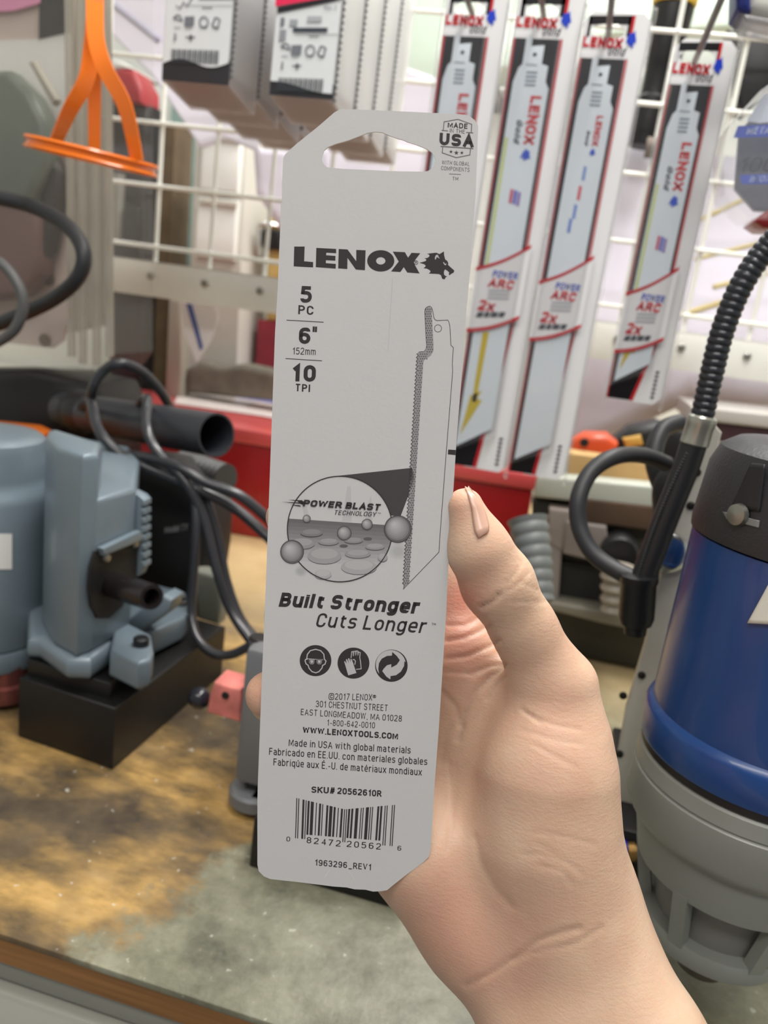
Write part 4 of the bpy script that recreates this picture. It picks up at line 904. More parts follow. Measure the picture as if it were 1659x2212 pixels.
# ------------------------------------------------------------------ two rows of sleeve packs
m_brown = mat('kraft_card', (142, 116, 98), .6, var=.12, vscale=20)
m_blackcard = mat('black_card', (46, 46, 50), .4)
def sleeve_row(xl, xr, lab_l, lab_r, base, y0, depth, count, labels, kind):
    X0, X1 = PY(xl, 120, y0)[0], PY(xr, 120, y0)[0]; u_ = (xl + xr) / 2
    zb = PY(u_, base, y0)[2]; zl = PY(u_, (lab_l + lab_r) / 2, y0)[2]; zt = zb + .17; W = X1 - X0; step = depth / count
    for k in range(count):
        ya = y0 + step * k; t = thing('sleeve_pack', labels[k], 'package', ((X0 + X1) / 2, ya, zb), 'clear sleeve packs hung from the grid')
        yb_ = ya + step * .94; dz = .002 * (k % 2)
        # brown folded insert with a clear sleeve round it
        MB().prism([(X0 + .002, ya + .004, zb + .012 + dz), (X0 + .002, yb_ - .002, zb + .002 + dz), (X1 - .002, yb_ - .002, zb + .002 + dz), (X1 - .002, ya + .004, zb + .012 + dz)], (0, 0, .008)).build('tray', m_brown, t)
        MB().span((X0 + .003, ya + .006, zb + .02), (X1 - .003, yb_ - .004, zt - .01), .001).build('contents', mat('sleeve_contents', (226, 225, 222), .6, var=.12, vscale=30), t)
        f = MB(); Z0 = zb + dz
        f.add([(X0, ya, Z0 + .010), (X1, ya, Z0 + .010), (X1, ya, zt), (X0, ya, zt), (X0, yb_, Z0), (X1, yb_, Z0), (X1, yb_, zt), (X0, yb_, zt)], [[1, 5, 6, 2], [0, 4, 7, 3], [0, 1, 5, 4], [0, 1, 2, 3]])
        f.build('clear_sleeve', m_frost, t, 20)
        sm = MB(); nt_ = 34
        for yy in (ya,):
            vs = []
            for i in range(nt_ * 2 + 1): z = zl - .01 + (zt - zl + .01) * i / (nt_ * 2); vs += [(X1 - .0003, yy - .0006, z), (X1 + (.0028 if i % 2 else .0004), yy - .0006, z)]
            sm.add(vs + [(a_, b2 + .0008, c_) for a_, b2, c_ in vs], [[2 * i, 2 * i + 1, 2 * i + 3, 2 * i + 2] for i in range(nt_ * 2)] + [[2 * i + 1 + 0, 2 * i + 3, 2 * i + 3 + len(vs), 2 * i + 1 + len(vs)] for i in range(nt_ * 2)])
        sm.build('seal_seam', mat('seam_grey', (96, 96, 98), .4), t, 0)
        if k == 0:
            MB().prism([(X0 + .0005, ya - .0006, zb + .010), (X1 - .0005, ya - .0006, zb + .010), (X1 - .0005, ya - .0012, zl + .004), (X0 + .0005, ya - .0012, zl + .004)], (0, .0012, 0)).build('black_backing', m_blackcard, t)
            lb = MB(); n = 12; h = zt - zl
            def wav(s): return zl + (lab_l - (lab_l + lab_r) / 2) * -.0004 * (1 - 2 * s) + .0035 * math.sin(math.pi * 2 * s) * (1 if kind == 0 else .3)
            bot = [(X0 + W * .02 + W * .96 * i / n, ya - .0020, wav(i / n)) for i in range(n + 1)]
            top = [(p[0], ya - .0015, zt) for p in bot]
            mid = [(p[0], ya - .0016, zl + .014) for p in bot]
            lb.add(bot + mid + top, [[i, i + 1, i + n + 2, i + n + 1] for i in range(n)] + [[i + n + 1, i + n + 2, i + 2 * n + 3, i + 2 * n + 2] for i in range(n)], (222, 226, 228))
            def at(s, vpx): return np.array([X0 + W * s, ya - .0026, PY(xl + (xr - xl) * s, vpx, y0)[2]])
            dk = (70, 74, 80); D = 0 if kind == 0 else 62
            bx = np.array([(.12, 105 + D), (.84, 113 + D)])
            for i in range(36):
                s0 = .14 + .70 * i / 36; w2 = (.006, .012, .009, .015)[i * 7 % 4]
                lb.add([at(s0, 107 + D + 5 * s0), at(s0 + w2, 107 + D + 5 * s0), at(s0 + w2, 137 + D * .98 + 5 * s0), at(s0, 137 + D * .98 + 5 * s0)], [[0, 1, 2, 3]], dk)
            for j, s0 in enumerate((.16, .33, .54, .72)):
                c = at(s0 + .05, 46 + D + j * 2); r_ = .0040
                if j == 1: lb.add([c + np.array([a_ * r_ * 1.1, 0, b2 * r_]) for a_, b2 in ((-1, -1), (1, -.8), (1, 1), (-1, .8))], [[0, 1, 2, 3]], (120, 124, 132))
                else:
                    vs, fs = ribbon([np.array([c[0] + r_ * math.cos(q_ * 2 * math.pi / 9) * (1 if q_ % 2 or j != 3 else .6), c[2] + r_ * math.sin(q_ * 2 * math.pi / 9)]) for q_ in range(9 if j != 0 else 5)], .0011, True); lb.add([(a_, c[1], b2) for a_, b2 in vs], fs, (104, 108, 116))
                lb.add([at(s0, 60 + D), at(s0 + .1, 60 + D), at(s0 + .1, 62.5 + D), at(s0, 62.5 + D)], [[0, 1, 2, 3]], (160, 164, 170))
            for s0, s1, v0, v1, c in ((.17, .20, 74, 90, (130, 134, 140)), (.34, .48, 81, 83.5, dk), (.40, .43, 77, 90, dk), (.34, .98, 14, 15.2, dk), (.55, .70, 18, 20, dk)):
                lb.add([at(s0, v0 + D), at(s1, v0 + D), at(s1, v1 + D), at(s0, v1 + D)], [[0, 1, 2, 3]], c)
            if kind == 1:
                for s0, s1, v0, v1, c in ((.30, .82, 62, 71, (64, 70, 80)), (.10, .16, 40, 58, (120, 124, 130)), (.24, .36, 44, 58, (160, 164, 170)), (.10, .20, 66, 90, (150, 150, 158)), (.50, .72, 37, 49, (176, 178, 184))):
                    lb.add([at(s0, v0), at(s1, v0), at(s1, v1), at(s0, v1)], [[0, 1, 2, 3]], c)
                lb.add([at(.0, -20), at(.9, -60), at(.9, -6), at(.0, 16)], [[0, 1, 2, 3]], (232, 50, 92)); lb.add([at(.04, 18), at(.92, -6), at(1, -2), at(1, 0), at(.04, 30)], [[0, 1, 2, 3, 4]], (40, 38, 42))
                ft(lb, 'No.1', at(.74, 22) + np.array([0, -.0002, 0]), (.010, 0, 0), (0, 0, .003), 1.3, 0, (140, 142, 148))
            else:
                vs, fs = ribbon([np.array([at(.17, 20)[0] + a_ * .014, at(.17, 20)[2] + b2 * .010]) for a_, b2 in ((0, .2), (.3, 0), (.5, .5), (.7, .2), (1.1, .9))], .0008); lb.add([(a_, ya - .0026, b2) for a_, b2 in vs], fs, (110, 114, 122))
                lb.add([at(.5, -22), at(1, -22), at(1, -2), at(.5, -1)], [[0, 1, 2, 3]], (56, 56, 60))
            lb.build('label_card', m_card2, t, 40)
    hook((X0 + X1) / 2, zt + .03, y0 - .03, labels[-1])
ln = ['front', 'second from the front', 'third from the front', 'rearmost']
sleeve_row(352, 500, 143, 133, 207, .68, .24, 4, ['front sleeve pack over the white drawers, its barcode label peeling from black card'] + ['%s sleeve pack of the row over the white drawers' % q for q in ln[1:3]] + ['rearmost sleeve pack of the row over the white drawers, against the grid'], 0)
sleeve_row(588, 730, 183, 198, 240, .68, .24, 4, ['front sleeve pack of the row over the held card, pink corner on its label'] + ['%s sleeve pack of the row over the held card' % q for q in ln[1:3]] + ['rearmost sleeve pack of the row over the held card, against the grid'], 1)
for o in [q for q in COL.objects if q.name.startswith('display_hook')][-2:]: pass
_h = [q for q in COL.objects if q.name.startswith('display_hook')]
for o, l in zip(_h[-2:], ('grid hook above the sleeve packs over the white drawers', 'grid hook above the sleeve packs over the held card')): o['label'] = l

# ------------------------------------------------------------------ packages at the far end of the grid
rp = thing('disc_pack', 'faceted clear case marked 100 with blue strips and a red foot', 'package', PY(1660, 478, .60))
octo = [(1800, 150), (1680, 168), (1642, 196), (1576, 268), (1563, 330), (1566, 420), (1618, 470), (1800, 486)]
film_prism(MB(), octo, .585, .63).build('clear_case', film('case_round', (226, 230, 236), .18, .14, .1), rp, 25)
MB().slab([(1800, 196), (1668, 210), (1598, 282), (1588, 408), (1630, 455), (1800, 466)], .622, .006).build('grey_insert', mat('insert_grey', (120, 124, 134), .35, .3, var=.1), rp)
pr = MB()
def prp(px, c): pr.add([PY(u, v, .6) for u, v in px], [list(range(len(px)))], c)
prp([(1800, 150), (1650, 205), (1612, 262), (1640, 266), (1800, 250)], (214, 222, 236))
prp([(1594, 272), (1800, 266), (1800, 290), (1584, 298)], (56, 84, 200)); prp([(1598, 378), (1800, 372), (1800, 396), (1602, 398)], (70, 96, 206))
ft(pr, '100', PY(1598, 372, .599), PY(1672, 372, .599) - PY(1598, 372, .599), (0, 0, .0095), 1.5, .15, (60, 64, 72), 2.4, 1.2)
ft(pr, 'METAL', PY(1612, 290, .599), PY(1672, 288, .599) - PY(1612, 290, .599), (0, 0, .0042), 1.8, .15, (200, 210, 240)); ft(pr, 'INOX', PY(1618, 394, .599), PY(1668, 392, .599) - PY(1618, 394, .599), (0, 0, .0040), 1.8, .15, (180, 194, 236))
pr.build('case_print', m_card2, rp, 0)
MB().slab([(1628, 478), (1662, 452), (1800, 470), (1800, 500), (1650, 492)], .59, .04, None, .003).build('red_foot', m_red, rp)
hb = thing('white_blue_pack', 'white pack with a dark blue corner hanging at the top edge', 'package', PY(1660, 52, .60))
MB().slab([(1612, -80), (1800, -80), (1800, 60), (1650, 26), (1618, 18)], .60, .04, None, .006).build('body', m_wht, hb)
MB().slab([(1594, -80), (1620, -80), (1624, 22), (1606, 26), (1592, 14)], .598, .035, None, .004).build('blue_corner', mat('navy', (30, 44, 120), .4), hb)
MB().slab([(1598, 24), (1800, 62), (1800, 76), (1610, 46)], .6, .03, None, .003).build('clear_lip', film('lip_clear', (200, 200, 204), .4, .2, .2), hb)
# ------------------------------------------------------------------ magnetic drill by the card's left
md = thing('magnetic_drill', 'blue grey magnetic drill press with black magnet base beside the held card', 'drill', PZ(243, 1664, BZ))
mc, ml, mr = PZ(243, 1664, BZ), PZ(40, 1592, BZ), PZ(478, 1460, BZ)
zm_ = BZ + .047
MB().prism([mc, ml, ml + mr - mc, mr], (0, 0, zm_ - BZ), None, .0015).build('magnet_base', mat('black_magnet', (16, 15, 16), .45, var=.1, vscale=40), md)
axx, axy = pxy(-40, .490)
zt_, zs_, zf_, zb_ = zpy(0, 952, .47), zpy(0, 1080, .46), zpy(0, 1418, .455), zpy(0, 1462, .455)
h1 = zt_ - zf_
MB().lathe([(.0525, 0), (.0530, .004), (.0530, zs_ - zf_ - .006), (.0510, zs_ - zf_), (.0475, zs_ - zf_ + .004), (.0462, zs_ - zf_ + .010), (.0458, h1 - .010), (.0440, h1 - .004), (.0400, h1 - .001), (.030, h1)], (axx, axy, zf_), (0, 0, 1), 56).build('gear_housing', m_grey, md)
colt = zpy(165, 978, .43); zft = zpy(150, 1408, .434)
mb = MB(); upright(mb, [pxy(94, .462), pxy(120, .438), pxy(172, .429), pxy(206, .440), pxy(212, .47), pxy(120, .485), pxy(98, .48)], zft - .001, colt, .0045); mb.build('column', m_grey, md)
side_top = zpy(285, 1052, .482)
p1, p2 = np.array(pxy(208, .440) + (0,)), np.array(pxy(287, .482) + (0,)); sd = (p2 - p1) / np.linalg.norm(p2 - p1); sn = np.array([sd[1], -sd[0], 0])
mb = MB(); upright(mb, [pxy(206, .441), pxy(286, .482), pxy(292, .56), pxy(270, .60), pxy(120, .60), pxy(120, .46)], zft - .001, side_top, .004); mb.build('side_housing', m_grey, md)
tooth = [(283, 1062), (303, 1072)]
for k in range(8): v = 1082 + k * 19; tooth += [(312, v), (312, v + 10), (305, v + 13), (305, v + 17)]
tooth += [(300, 1244), (284, 1250)]
MB().slab(tooth, .486, .010, None, .0008).build('toothed_plate', m_grey, md)
# the feed opening in the side face, its shade a black plate, its bracket, screws and shaft
def sp(u, v, off=.0): return onplane(u, v, p1, sn, off)
op = [(206, 1192), (222, 1186), (262, 1166), (292, 1152), (297, 1170), (296, 1240), (284, 1280), (262, 1312), (236, 1336), (212, 1336), (198, 1310), (193, 1270), (196, 1225)]
MB().prism([sp(u, v, .0012) for u, v in op], -sn * .002).build('feed_opening_shade', mat('opening_shade', (20, 18, 18), .6), md)  # black plate stands for the shade inside the opening
MB().prism([sp(u, v, .0) for u, v in ((208, 1182), (290, 1144), (298, 1152), (296, 1164), (212, 1198))], sn * .005, None, .0008).build('bracket', m_grey, md)
for u, v in ((226, 1204), (288, 1172)):
    MB().lathe([(.0001, .0036), (.0022, .0034), (.0034, .0022), (.0036, 0)][::-1], sp(u, v, .001), sn, 18).build('screw', m_screw, md)
sc0 = sp(238, 1262, .0); tip = PY(328, 1290, .425); ad = tip - sc0; Ls = np.linalg.norm(ad)
sh_ = MB().lathe([(.0088, 0), (.0088, Ls * .92), (.0080, Ls), (.0056, Ls), (.0052, Ls * .75), (.0001, Ls * .74)], sc0, ad, 28).build('feed_shaft', mat('shaft_black', (44, 38, 40), .25, .5), md)
MB().box(sc0 + ad * .78 + np.array([0, 0, .0082]), (.007, .004, .003), None, .0005).build('keyway', mat('opening_shade', (20, 18, 18), .6), sh_)  # black box paints the shade of the notch
# lower plate, lugs and bolts
MB().lathe([(.0550, 0), (.0555, .002), (.0555, zf_ - zb_ - .004), (.0540, zf_ - zb_ - .0012)], (axx, axy, zb_), (0, 0, 1), 56).build('lower_plate', m_grey, md)
mb = MB(); upright(mb, [pxy(88, .442), pxy(150, .426), pxy(206, .432), pxy(240, .45), pxy(287, .481), pxy(280, .59), pxy(62, .59), pxy(62, .44)], zpy(150, 1458, .434), zft, .006); mb.build('foot_plate', m_grey, md)
zl0, zl1 = zpy(285, 1458, .45), zpy(285, 1398, .45)
lug = MB(); upright(lug, [pxy(238, .440, 1420), pxy(300, .432, 1420), pxy(326, .440, 1420), pxy(332, .452, 1420), pxy(324, .475, 1420), pxy(245, .49, 1420)], zl0, zl1, .003); lug = lug.build('lug', m_grey, md)
MB().lathe([(.0055, 0), (.0055, .008), (.0045, .009), (.0001, .009)], PY(304, 1402, .456), (0, 0, 1), 16).build('bolt', m_black, lug)
zl0, zl1 = zpy(340, 1392, .52), zpy(340, 1340, .52)
arm = MB(); upright(arm, [pxy(280, .49, 1360), pxy(330, .50, 1360), pxy(395, .535, 1360), pxy(406, .55, 1360), pxy(396, .585, 1360), pxy(270, .59, 1360)], zl0, zl1, .003); arm = arm.build('lug', m_grey, md)
MB().lathe([(.0075, 0), (.0075, .014), (.006, .015), (.0001, .015)], PY(386, 1330, .56), (0, 0, 1), 18).build('bolt', m_black, arm)
MB().prism([PY(u, v, .49) for u, v in ((262, 1352), (300, 1318), (352, 1286), (372, 1296), (366, 1322), (312, 1362), (276, 1378))], (0, .02, 0), None, .003).build('rib', m_grey, md)
MB().prism([np.array([a_, b2, zm_ - .001]) for a_, b2 in (pxy(60, .440, 1450), pxy(240, .436, 1450), pxy(300, .52, 1450), pxy(90, .52, 1450))], (0, 0, zpy(150, 1452, .436) - zm_), None, .001).build('upper_block', MATS['black_magnet'], md)
MB().lathe([(.016, -.004), (.018, 0), (.018, .004), (.016, .006)], np.array([*pxy(160, .45, 1450), zb_ - .003]), (0, 0, 1), 30).build('bronze_ring', m_brass, md)
cx_, cy_ = pxy(8, .475, 1500)
MB().lathe([(.021, .903 - zb_), (.024, .906 - zb_), (.024, -.012), (.020, -.011), (.020, .004)], (cx_, cy_, zb_), (0, 0, 1), 36).build('spindle', mat('rusty_steel', (128, 78, 74), .3, .6, var=.2, vscale=60), md)
MB().lathe([(.032, 0), (.036, .004), (.038, .012), (.0385, .09), (.036, .108), (.028, .118), (.010, .121)], np.array([*pxy(352, .665, 1200), zpy(352, 1345, .64)]), (0, 0, 1), 44).build('motor', mat('motor_black', (26, 25, 26), .5, bump=.1, bscale=200), md)
mb = MB(); ft(mb, 'Model TY', onplane(356, 1152, PY(352, 1150, .606), (0, -1, 0)), (.020, .004, .006), (-.0005, 0, .006), 1.5, .1, (150, 152, 154)); mb.build('motor_lettering', m_ink, md, 0)
MB().slab([(212, 1010), (290, 990), (370, 1000), (432, 1046), (452, 1110), (448, 1200), (428, 1336), (400, 1350), (212, 1350)], .61, .06, None, .014).build('motor_shroud', mat('shroud', (27, 26, 26), .55, bump=.1), md)
a, b_ = PY(398, 1010, .66), PY(488, 1035, .64)
ribbed(MB(), [a, (a + b_) / 2, b_], .017, .014, .006, .14, 24).build('cable_gland', mat('gland_grey', (66, 66, 66), .5), md)
MB().slab([(418, 1232), (470, 1246), (480, 1300), (470, 1352), (424, 1338)], .60, .02, None, .004).build('rear_bracket', mat('bracket_green_grey', (124, 126, 116), .5, var=.15), md)
st = MB()
vs = [onplane(u, v, (axx, axy - .049, 0), (0, -1, 0)) for u, v in ((-60, 1152), (25, 1158), (26, 1229), (-60, 1224))]
def on_lathe(u, v, cx, cy, r):
    d = ray(u, v); o = CAM; a = d[0] ** 2 + d[1] ** 2; b = 2 * ((o[0] - cx) * d[0] + (o[1] - cy) * d[1]); c = (o[0] - cx) ** 2 + (o[1] - cy) ** 2 - r * r; D = b * b - 4 * a * c
    t = (-b - math.sqrt(max(D, 0))) / (2 * a); return o + d * t
n = 8; g = [[on_lathe(-60 + 86 * i / n, 1153 + 77 * j, axx, axy, .0534) for i in range(n + 1)] for j in (0, 1)]
st.add(g[0] + g[1], [[i, i + 1, i + n + 2, i + n + 1] for i in range(n)]); st.build('sticker', mat('sticker', (226, 226, 224), .5), md)
slab_thing('orange_case', 'orange plastic case standing behind the blue grey magnetic drill', 'case', [(-120, 915), (20, 930), (52, 946), (40, 1330), (-120, 1290)], .62, .05, m_orange, .006)

# ------------------------------------------------------------------ second drill stand, mostly hidden by the card
d2 = thing('drill_stand', 'grey drill stand with black base mostly hidden behind the held card', 'drill', PZ(540, 1872, BZ))
b0, b1 = PZ(537, 1872, BZ), PZ(884, 1966, BZ)
MB().span((b0[0], b0[1], BZ), (b1[0], b0[1] + .13, BZ + .034), .0015).build('magnet_base', MATS['black_magnet'], d2)
z0, z1 = zpy(510, 1692, .42), zpy(525, 1398, .42); xa, xb = pxy(514, .42, 1550)[0], pxy(700, .42, 1550)[0]
MB().span((xa, .42, z0), (xb, .50, z1), .005).build('column', mat('stand_grey', (120, 122, 126), .4, .2, coat=.1), d2)
MB().span((xa + .004, .42 + .004, BZ + .03), (xb - .004, .495, z0 + .002), .002).build('neck', m_black, d2)
MB().lathe([(.0001, .0016), (.0055, .0016), (.0062, .001), (.0064, 0)][::-1], np.array([pxy(560, .44, 1400)[0], .438, z1 - .0008]), (0, 0, 1), 24).build('socket_hole_shade', mat('opening_shade', (20, 18, 18), .6), d2)  # black disc paints the shade down the socket
zl0, zl1 = max(zpy(520, 1788, .415), .904), zpy(520, 1722, .415); lx, ly = pxy(548, .43, 1740)
lg = MB().lathe([(.0155, 0), (.017, .0015), (.017, zl1 - zl0 - .002), (.0155, zl1 - zl0)], (lx, ly, zl0), (0, 0, 1), 32).span((lx, ly - .014, zl0), (lx + .03, ly + .016, zl1), .002).build('lug', MATS['stand_grey'], d2)
MB().span((lx - .0055, ly - .005, zl1 - .001), (lx + .0035, ly + .004, z0 + .001), .0008).build('bolt', m_black, lg)
a, b_ = PY(416, 1504, .45), PY(520, 1528, .45)
hd = MB().prism([PY(u, v, .44) for u, v in ((452, 1500), (462, 1474), (520, 1490), (520, 1562), (446, 1540))], (0, .022, 0), None, .002).build('clamp_block', mat('red_white_block', (208, 120, 112), .5, var=.45, vscale=45), d2)
MB().lathe([(.0001, .0008), (.0024, .0008), (.0026, 0)][::-1], PY(487, 1502, .4395), (0, -1, 0), 16).build('hole', mat('opening_shade', (20, 18, 18), .6), hd)  # black disc stands for the shade in the hole
MB().ball(PY(431, 1508, .452), .0078, 20).build('ball_knob', mat('knob_black', (34, 34, 42), .2), d2)

# ------------------------------------------------------------------ nozzle and cables behind the drill
m_hose = mat('dark_hose', (48, 50, 56), .4, bump=.05)
nz = thing('vacuum_nozzle', 'dark grey open ended nozzle tube lying above the drill motor', 'nozzle', PY(320, 1010, .62))
a, b_ = PY(140, 885, .70), PY(468, 940, .585); d = b_ - a; L_ = np.linalg.norm(d); k = .0177
MB().lathe([(k, 0), (k * 1.03, L_ * .5), (k * 1.02, L_), (k * .93, L_), (k * .90, L_ * .98), (k * .86, L_ * .6), (.0001, L_ * .6)], a, d, 40).build('tube', m_hose, nz)
MB().lathe([(k * 1.0, -.002), (k * 1.15, .006), (k * 1.15, .02), (k * 1.0, .03)], a + d * .02, d, 40).build('collar', m_black, nz)
MB().slab([(-120, 800), (60, 800), (190, 830), (210, 870), (205, 1010), (120, 1040), (-120, 1010)], .70, .10, None, .015).build('vacuum_head', m_dgrey, nz)
MB().slab([(-60, 1000), (180, 1000), (170, 1150), (-60, 1130)], .72, .06).build('stand', m_black, nz)
cable('power_cable', 'thick black cable looping out in front of the clear tool case', [(-80, 418, .63), (0, 428, .63), (80, 450, .63), (150, 492, .62), (181, 548, .61), (168, 600, .61), (120, 643, .62), (55, 676, .63), (-20, 705, .64), (-90, 715, .64)], .0064, m_rubber)
cable('power_cable', 'thin grey cable curving down at the edge of the clear tool case', [(-60, 540, .59), (0, 567, .59), (36, 610, .59), (50, 655, .59), (34, 708, .59), (-10, 742, .59), (-60, 760, .59)], .0045, mat('grey_cable', (86, 86, 86), .5))
G5 = 'black cables looped round the nozzle'
for nm, pth, r in [
 ('black cable in a high loop over the nozzle and down to the drill stand', [(196, 900, .62), (200, 840, .6), (225, 800, .6), (262, 785, .6), (310, 805, .62), (350, 850, .64), (372, 890, .66)], .0042),
 ('black cable wound over the nozzle and trailing past the motor to the card edge', [(176, 880, .66), (196, 870, .60), (214, 930, .575), (265, 985, .57), (340, 1020, .57), (430, 1058, .57), (510, 1100, .58), (600, 1180, .58)], .0044),
 ('black cable crossing under the nozzle mouth towards the card', [(215, 986, .60), (300, 985, .575), (380, 1005, .565), (440, 1040, .565), (520, 1072, .57), (600, 1140, .58)], .0042),
 ('black cable wrapped once round the nozzle then falling to the bench', [(296, 930, .645), (300, 880, .63), (318, 862, .61), (316, 920, .578), (340, 975, .57), (400, 1040, .565), (440, 1120, .565), (468, 1230, .56), (500, 1320, .56), (545, 1388, .55)], .0042),
 ('black cable hanging straight down beside the motor and curling back up', [(420, 1055, .57), (424, 1140, .56), (418, 1240, .555), (414, 1320, .55), (424, 1375, .54), (458, 1410, .535), (500, 1414, .535), (545, 1392, .535)], .0038),
 ('black cable running close along the falling cable to the drill stand', [(440, 1060, .58), (470, 1160, .575), (488, 1250, .57), (516, 1330, .565), (555, 1385, .56)], .004)]:
    cable('looped_cable', nm, pth, r, mat('glossy_cable', (48, 49, 54), .3, coat=.2), G5)

# ------------------------------------------------------------------ blue drill at the other side
bd_ = thing('blue_drill', 'big blue cased magnetic drill with black cap and grey gear housing', 'drill', PY(1520, 2080, .36))
BY = .36; bx_, by_ = PY(1648, 1600, BY)[:2]
def zl_(u, v): return PY(u, v, BY)[2]
zc1, zc0 = zl_(1562, 940), zl_(1503, 1135); zbl = zl_(1385, 1572); zrm0 = zl_(1367, 1620); zrm1 = zl_(1372, 1720); ztp = zl_(1398, 1825); zw0 = zl_(1412, 1935); znb = zl_(1490, 2028)
R = .0515
def LB(prof, name, m, parent=bd_, n=64): return MB().lathe([(r, z) for r, z in prof], (bx_, by_, 0), (0, 0, 1), n).build(name, m, parent)
cap = LB([(R + .0005, zc0), (R + .0008, zc0 + .004), (R - .001, zc1 - .012), (R - .004, zc1 - .004), (R - .010, zc1), (.001, zc1 + .004)], 'motor_cap', mat('cap_grey', (38, 38, 41), .45, bump=.15, bscale=700))
m_blue = mat('blue_casing', (16, 62, 124), .32, coat=.25, bump=.03, bscale=300)
LB([(R + .0010, zbl), (R + .0018, zbl + .002), (R + .0020, zbl + .0145), (R + .0012, zbl + .0165), (R - .0008, zbl + .0185), (R - .0005, zbl + .024), (R - .0005, zc0 - .001)], 'motor_casing', m_blue)
m_gh = mat('light_grey_casting', (138, 142, 138), .4, .1, var=.04)
LB([(R - .002, zbl - .003), (R + .0006, zbl - .0055), (R + .0012, zrm0), (R + .0002, zrm0 - .001), (R + .0014, zrm0 - .002), (R + .0014, zrm1 + .004), (R - .001, zrm1), (.0465, zrm1 - .004), (.0455, zrm1 - .010), (.0430, ztp + .004), (.0420, ztp), (.034, ztp)], 'gear_housing', m_gh)
LB([(R + .0004, zbl - .0035), (R + .0004, zbl + .001)], 'gap_shade_ring', m_black)  # black ring added as the shade in the gap under the casing
LB([(.0335, ztp + .003), (.0275, zw0 - .002)], 'inner_sleeve', mat('casting_shaded', (122, 122, 118), .5))  # casting grey darkened to give the shade inside the nose
LB([(.022, zw0 + .001), (.0345, zw0), (.0355, zw0 - .003), (.0335, zw0 - .010), (.028, znb + .006), (.023, znb + .001), (.018, znb)], 'nose_cup', m_gh)
for k in range(6):
    an = math.radians(-128 + 60 * k); dv = np.array([math.cos(an), math.sin(an), 0]); tv = np.array([-dv[1], dv[0], 0]); q = np.array([bx_, by_, 0])
    pts = [q + dv * r_ + tv * s_ * .0035 + np.array([0, 0, z_]) for r_, z_ in ((.0428, ztp + .002), (.0352, zw0 - .002)) for s_ in (-1, 1)]
    pin = [q + dv * (r_ - .006) + tv * s_ * .0035 + np.array([0, 0, z_]) for r_, z_ in ((.0428, ztp + .002), (.0352, zw0 - .002)) for s_ in (-1, 1)]
    MB().add(pts + pin, [[0, 1, 3, 2], [4, 6, 7, 5], [0, 2, 6, 4], [1, 5, 7, 3], [0, 4, 5, 1], [2, 3, 7, 6]]).build('rib', m_gh, bd_)
LB([(.012, znb - .012), (.013, znb - .002), (.013, znb + .01)], 'arbor', m_steel)
def patch(px, r, m, name, parent, th=.0006, n=10):
    (a0, a1, b1_, b0_) = [np.array(p, float) for p in px]; g = []
    for j in range(n + 1):
        for i in range(n + 1):
            s, t = i / n, j / n; p = (a0 * (1 - s) + a1 * s) * (1 - t) + (b0_ * (1 - s) + b1_ * s) * t; g.append(on_lathe(p[0], p[1], bx_, by_, r))
    o = MB().add(g, [[j * (n + 1) + i, j * (n + 1) + i + 1, (j + 1) * (n + 1) + i + 1, (j + 1) * (n + 1) + i] for i in range(n) for j in range(n)]).build(name, m, parent); so = o.modifiers.new('thickness', 'SOLIDIFY'); so.thickness = th
    return o
patch([(1622, 1000), (1652, 1003), (1640, 1106), (1578, 1096)], R + .0004, mat('recess_shade_black', (30, 30, 34), .5), 'recess_shade', cap)  # dark patch paints the shade of the recess in the cap
sc = on_lathe(1597, 1112, bx_, by_, R + .0006); nn = sc - np.array([bx_, by_, sc[2]]); MB().lathe([(.0046, 0), (.0042, .0022), (.0001, .003)], sc, nn, 20).build('screw', m_screw, cap)
patch([(1560, 1105), (1640, 1125), (1638, 1140), (1570, 1122)], R + .0007, mat('highlight_grey', (120, 122, 122), .4), 'recess_highlight', cap)  # paler strip paints the highlight below the recess
patch([(1660, 1262), (1720, 1262), (1720, 1352), (1614, 1346)], R + .0012, mat('paper_tag', (222, 220, 210), .6), 'paper_tag', bd_)
# slide plate, frame and base behind the motor
m_plate = mat('slide_plate', (196, 192, 182), .35, .15, var=.06)
pl_ = MB().slab([(1506, 900), (1534, 905), (1560, 935), (1470, 1290), (1404, 1590), (1368, 1745), (1330, 1790), (1318, 1745), (1334, 1640), (1352, 1530), (1392, 1395)], .462, .006, None, .0012).build('slide_plate', m_plate, bd_)
for u, v in ((1386, 1458), (1346, 1502), (1338, 1628), (1492, 1092), (1505, 1020)): MB().lathe([(.0024, 0), (.0024, .0008), (.0015, .0014), (.0001, .0014)], PY(u, v, .462), (0, -1, 0), 16).build('screw', mat('bolt_dark', (50, 48, 46), .4, .6), pl_)
MB().lathe([(.012, 0), (.012, .003), (.009, .005), (.0001, .005)], PY(1440, 1192, .461), (0, -1, 0), 26).build('pivot_boss', mat('chrome', (220, 220, 220), .15, 1), pl_)
q0, q1 = PZ(1536, 2098, BZ), PZ(1655, 2165, BZ)
bxx = PZ(1560, 2050, BZ)
MB().span((PY(1340, 1780, .44)[0], .432, BZ), (bxx[0] + .085, .56, BZ + .05), .002).build('magnet_base', MATS['black_magnet'], bd_)
MB().span((PY(1345, 1700, .47)[0] + .004, .4705, BZ + .045), (bxx[0] + .075, .53, zc1 - .02), .004).build('frame', mat('frame_maroon', (52, 30, 30), .5), bd_)
a = PY(1420, 1842, .43); b_ = PY(1330, 1838, .43)
vl = MB().lathe([(.0052, 0), (.0052, .010), (.0042, .011), (.0042, .012), (.0056, .0122), (.0056, .016), (.005, .0166)], a, b_ - a, 20).build('brass_fitting', m_brass, bd_)
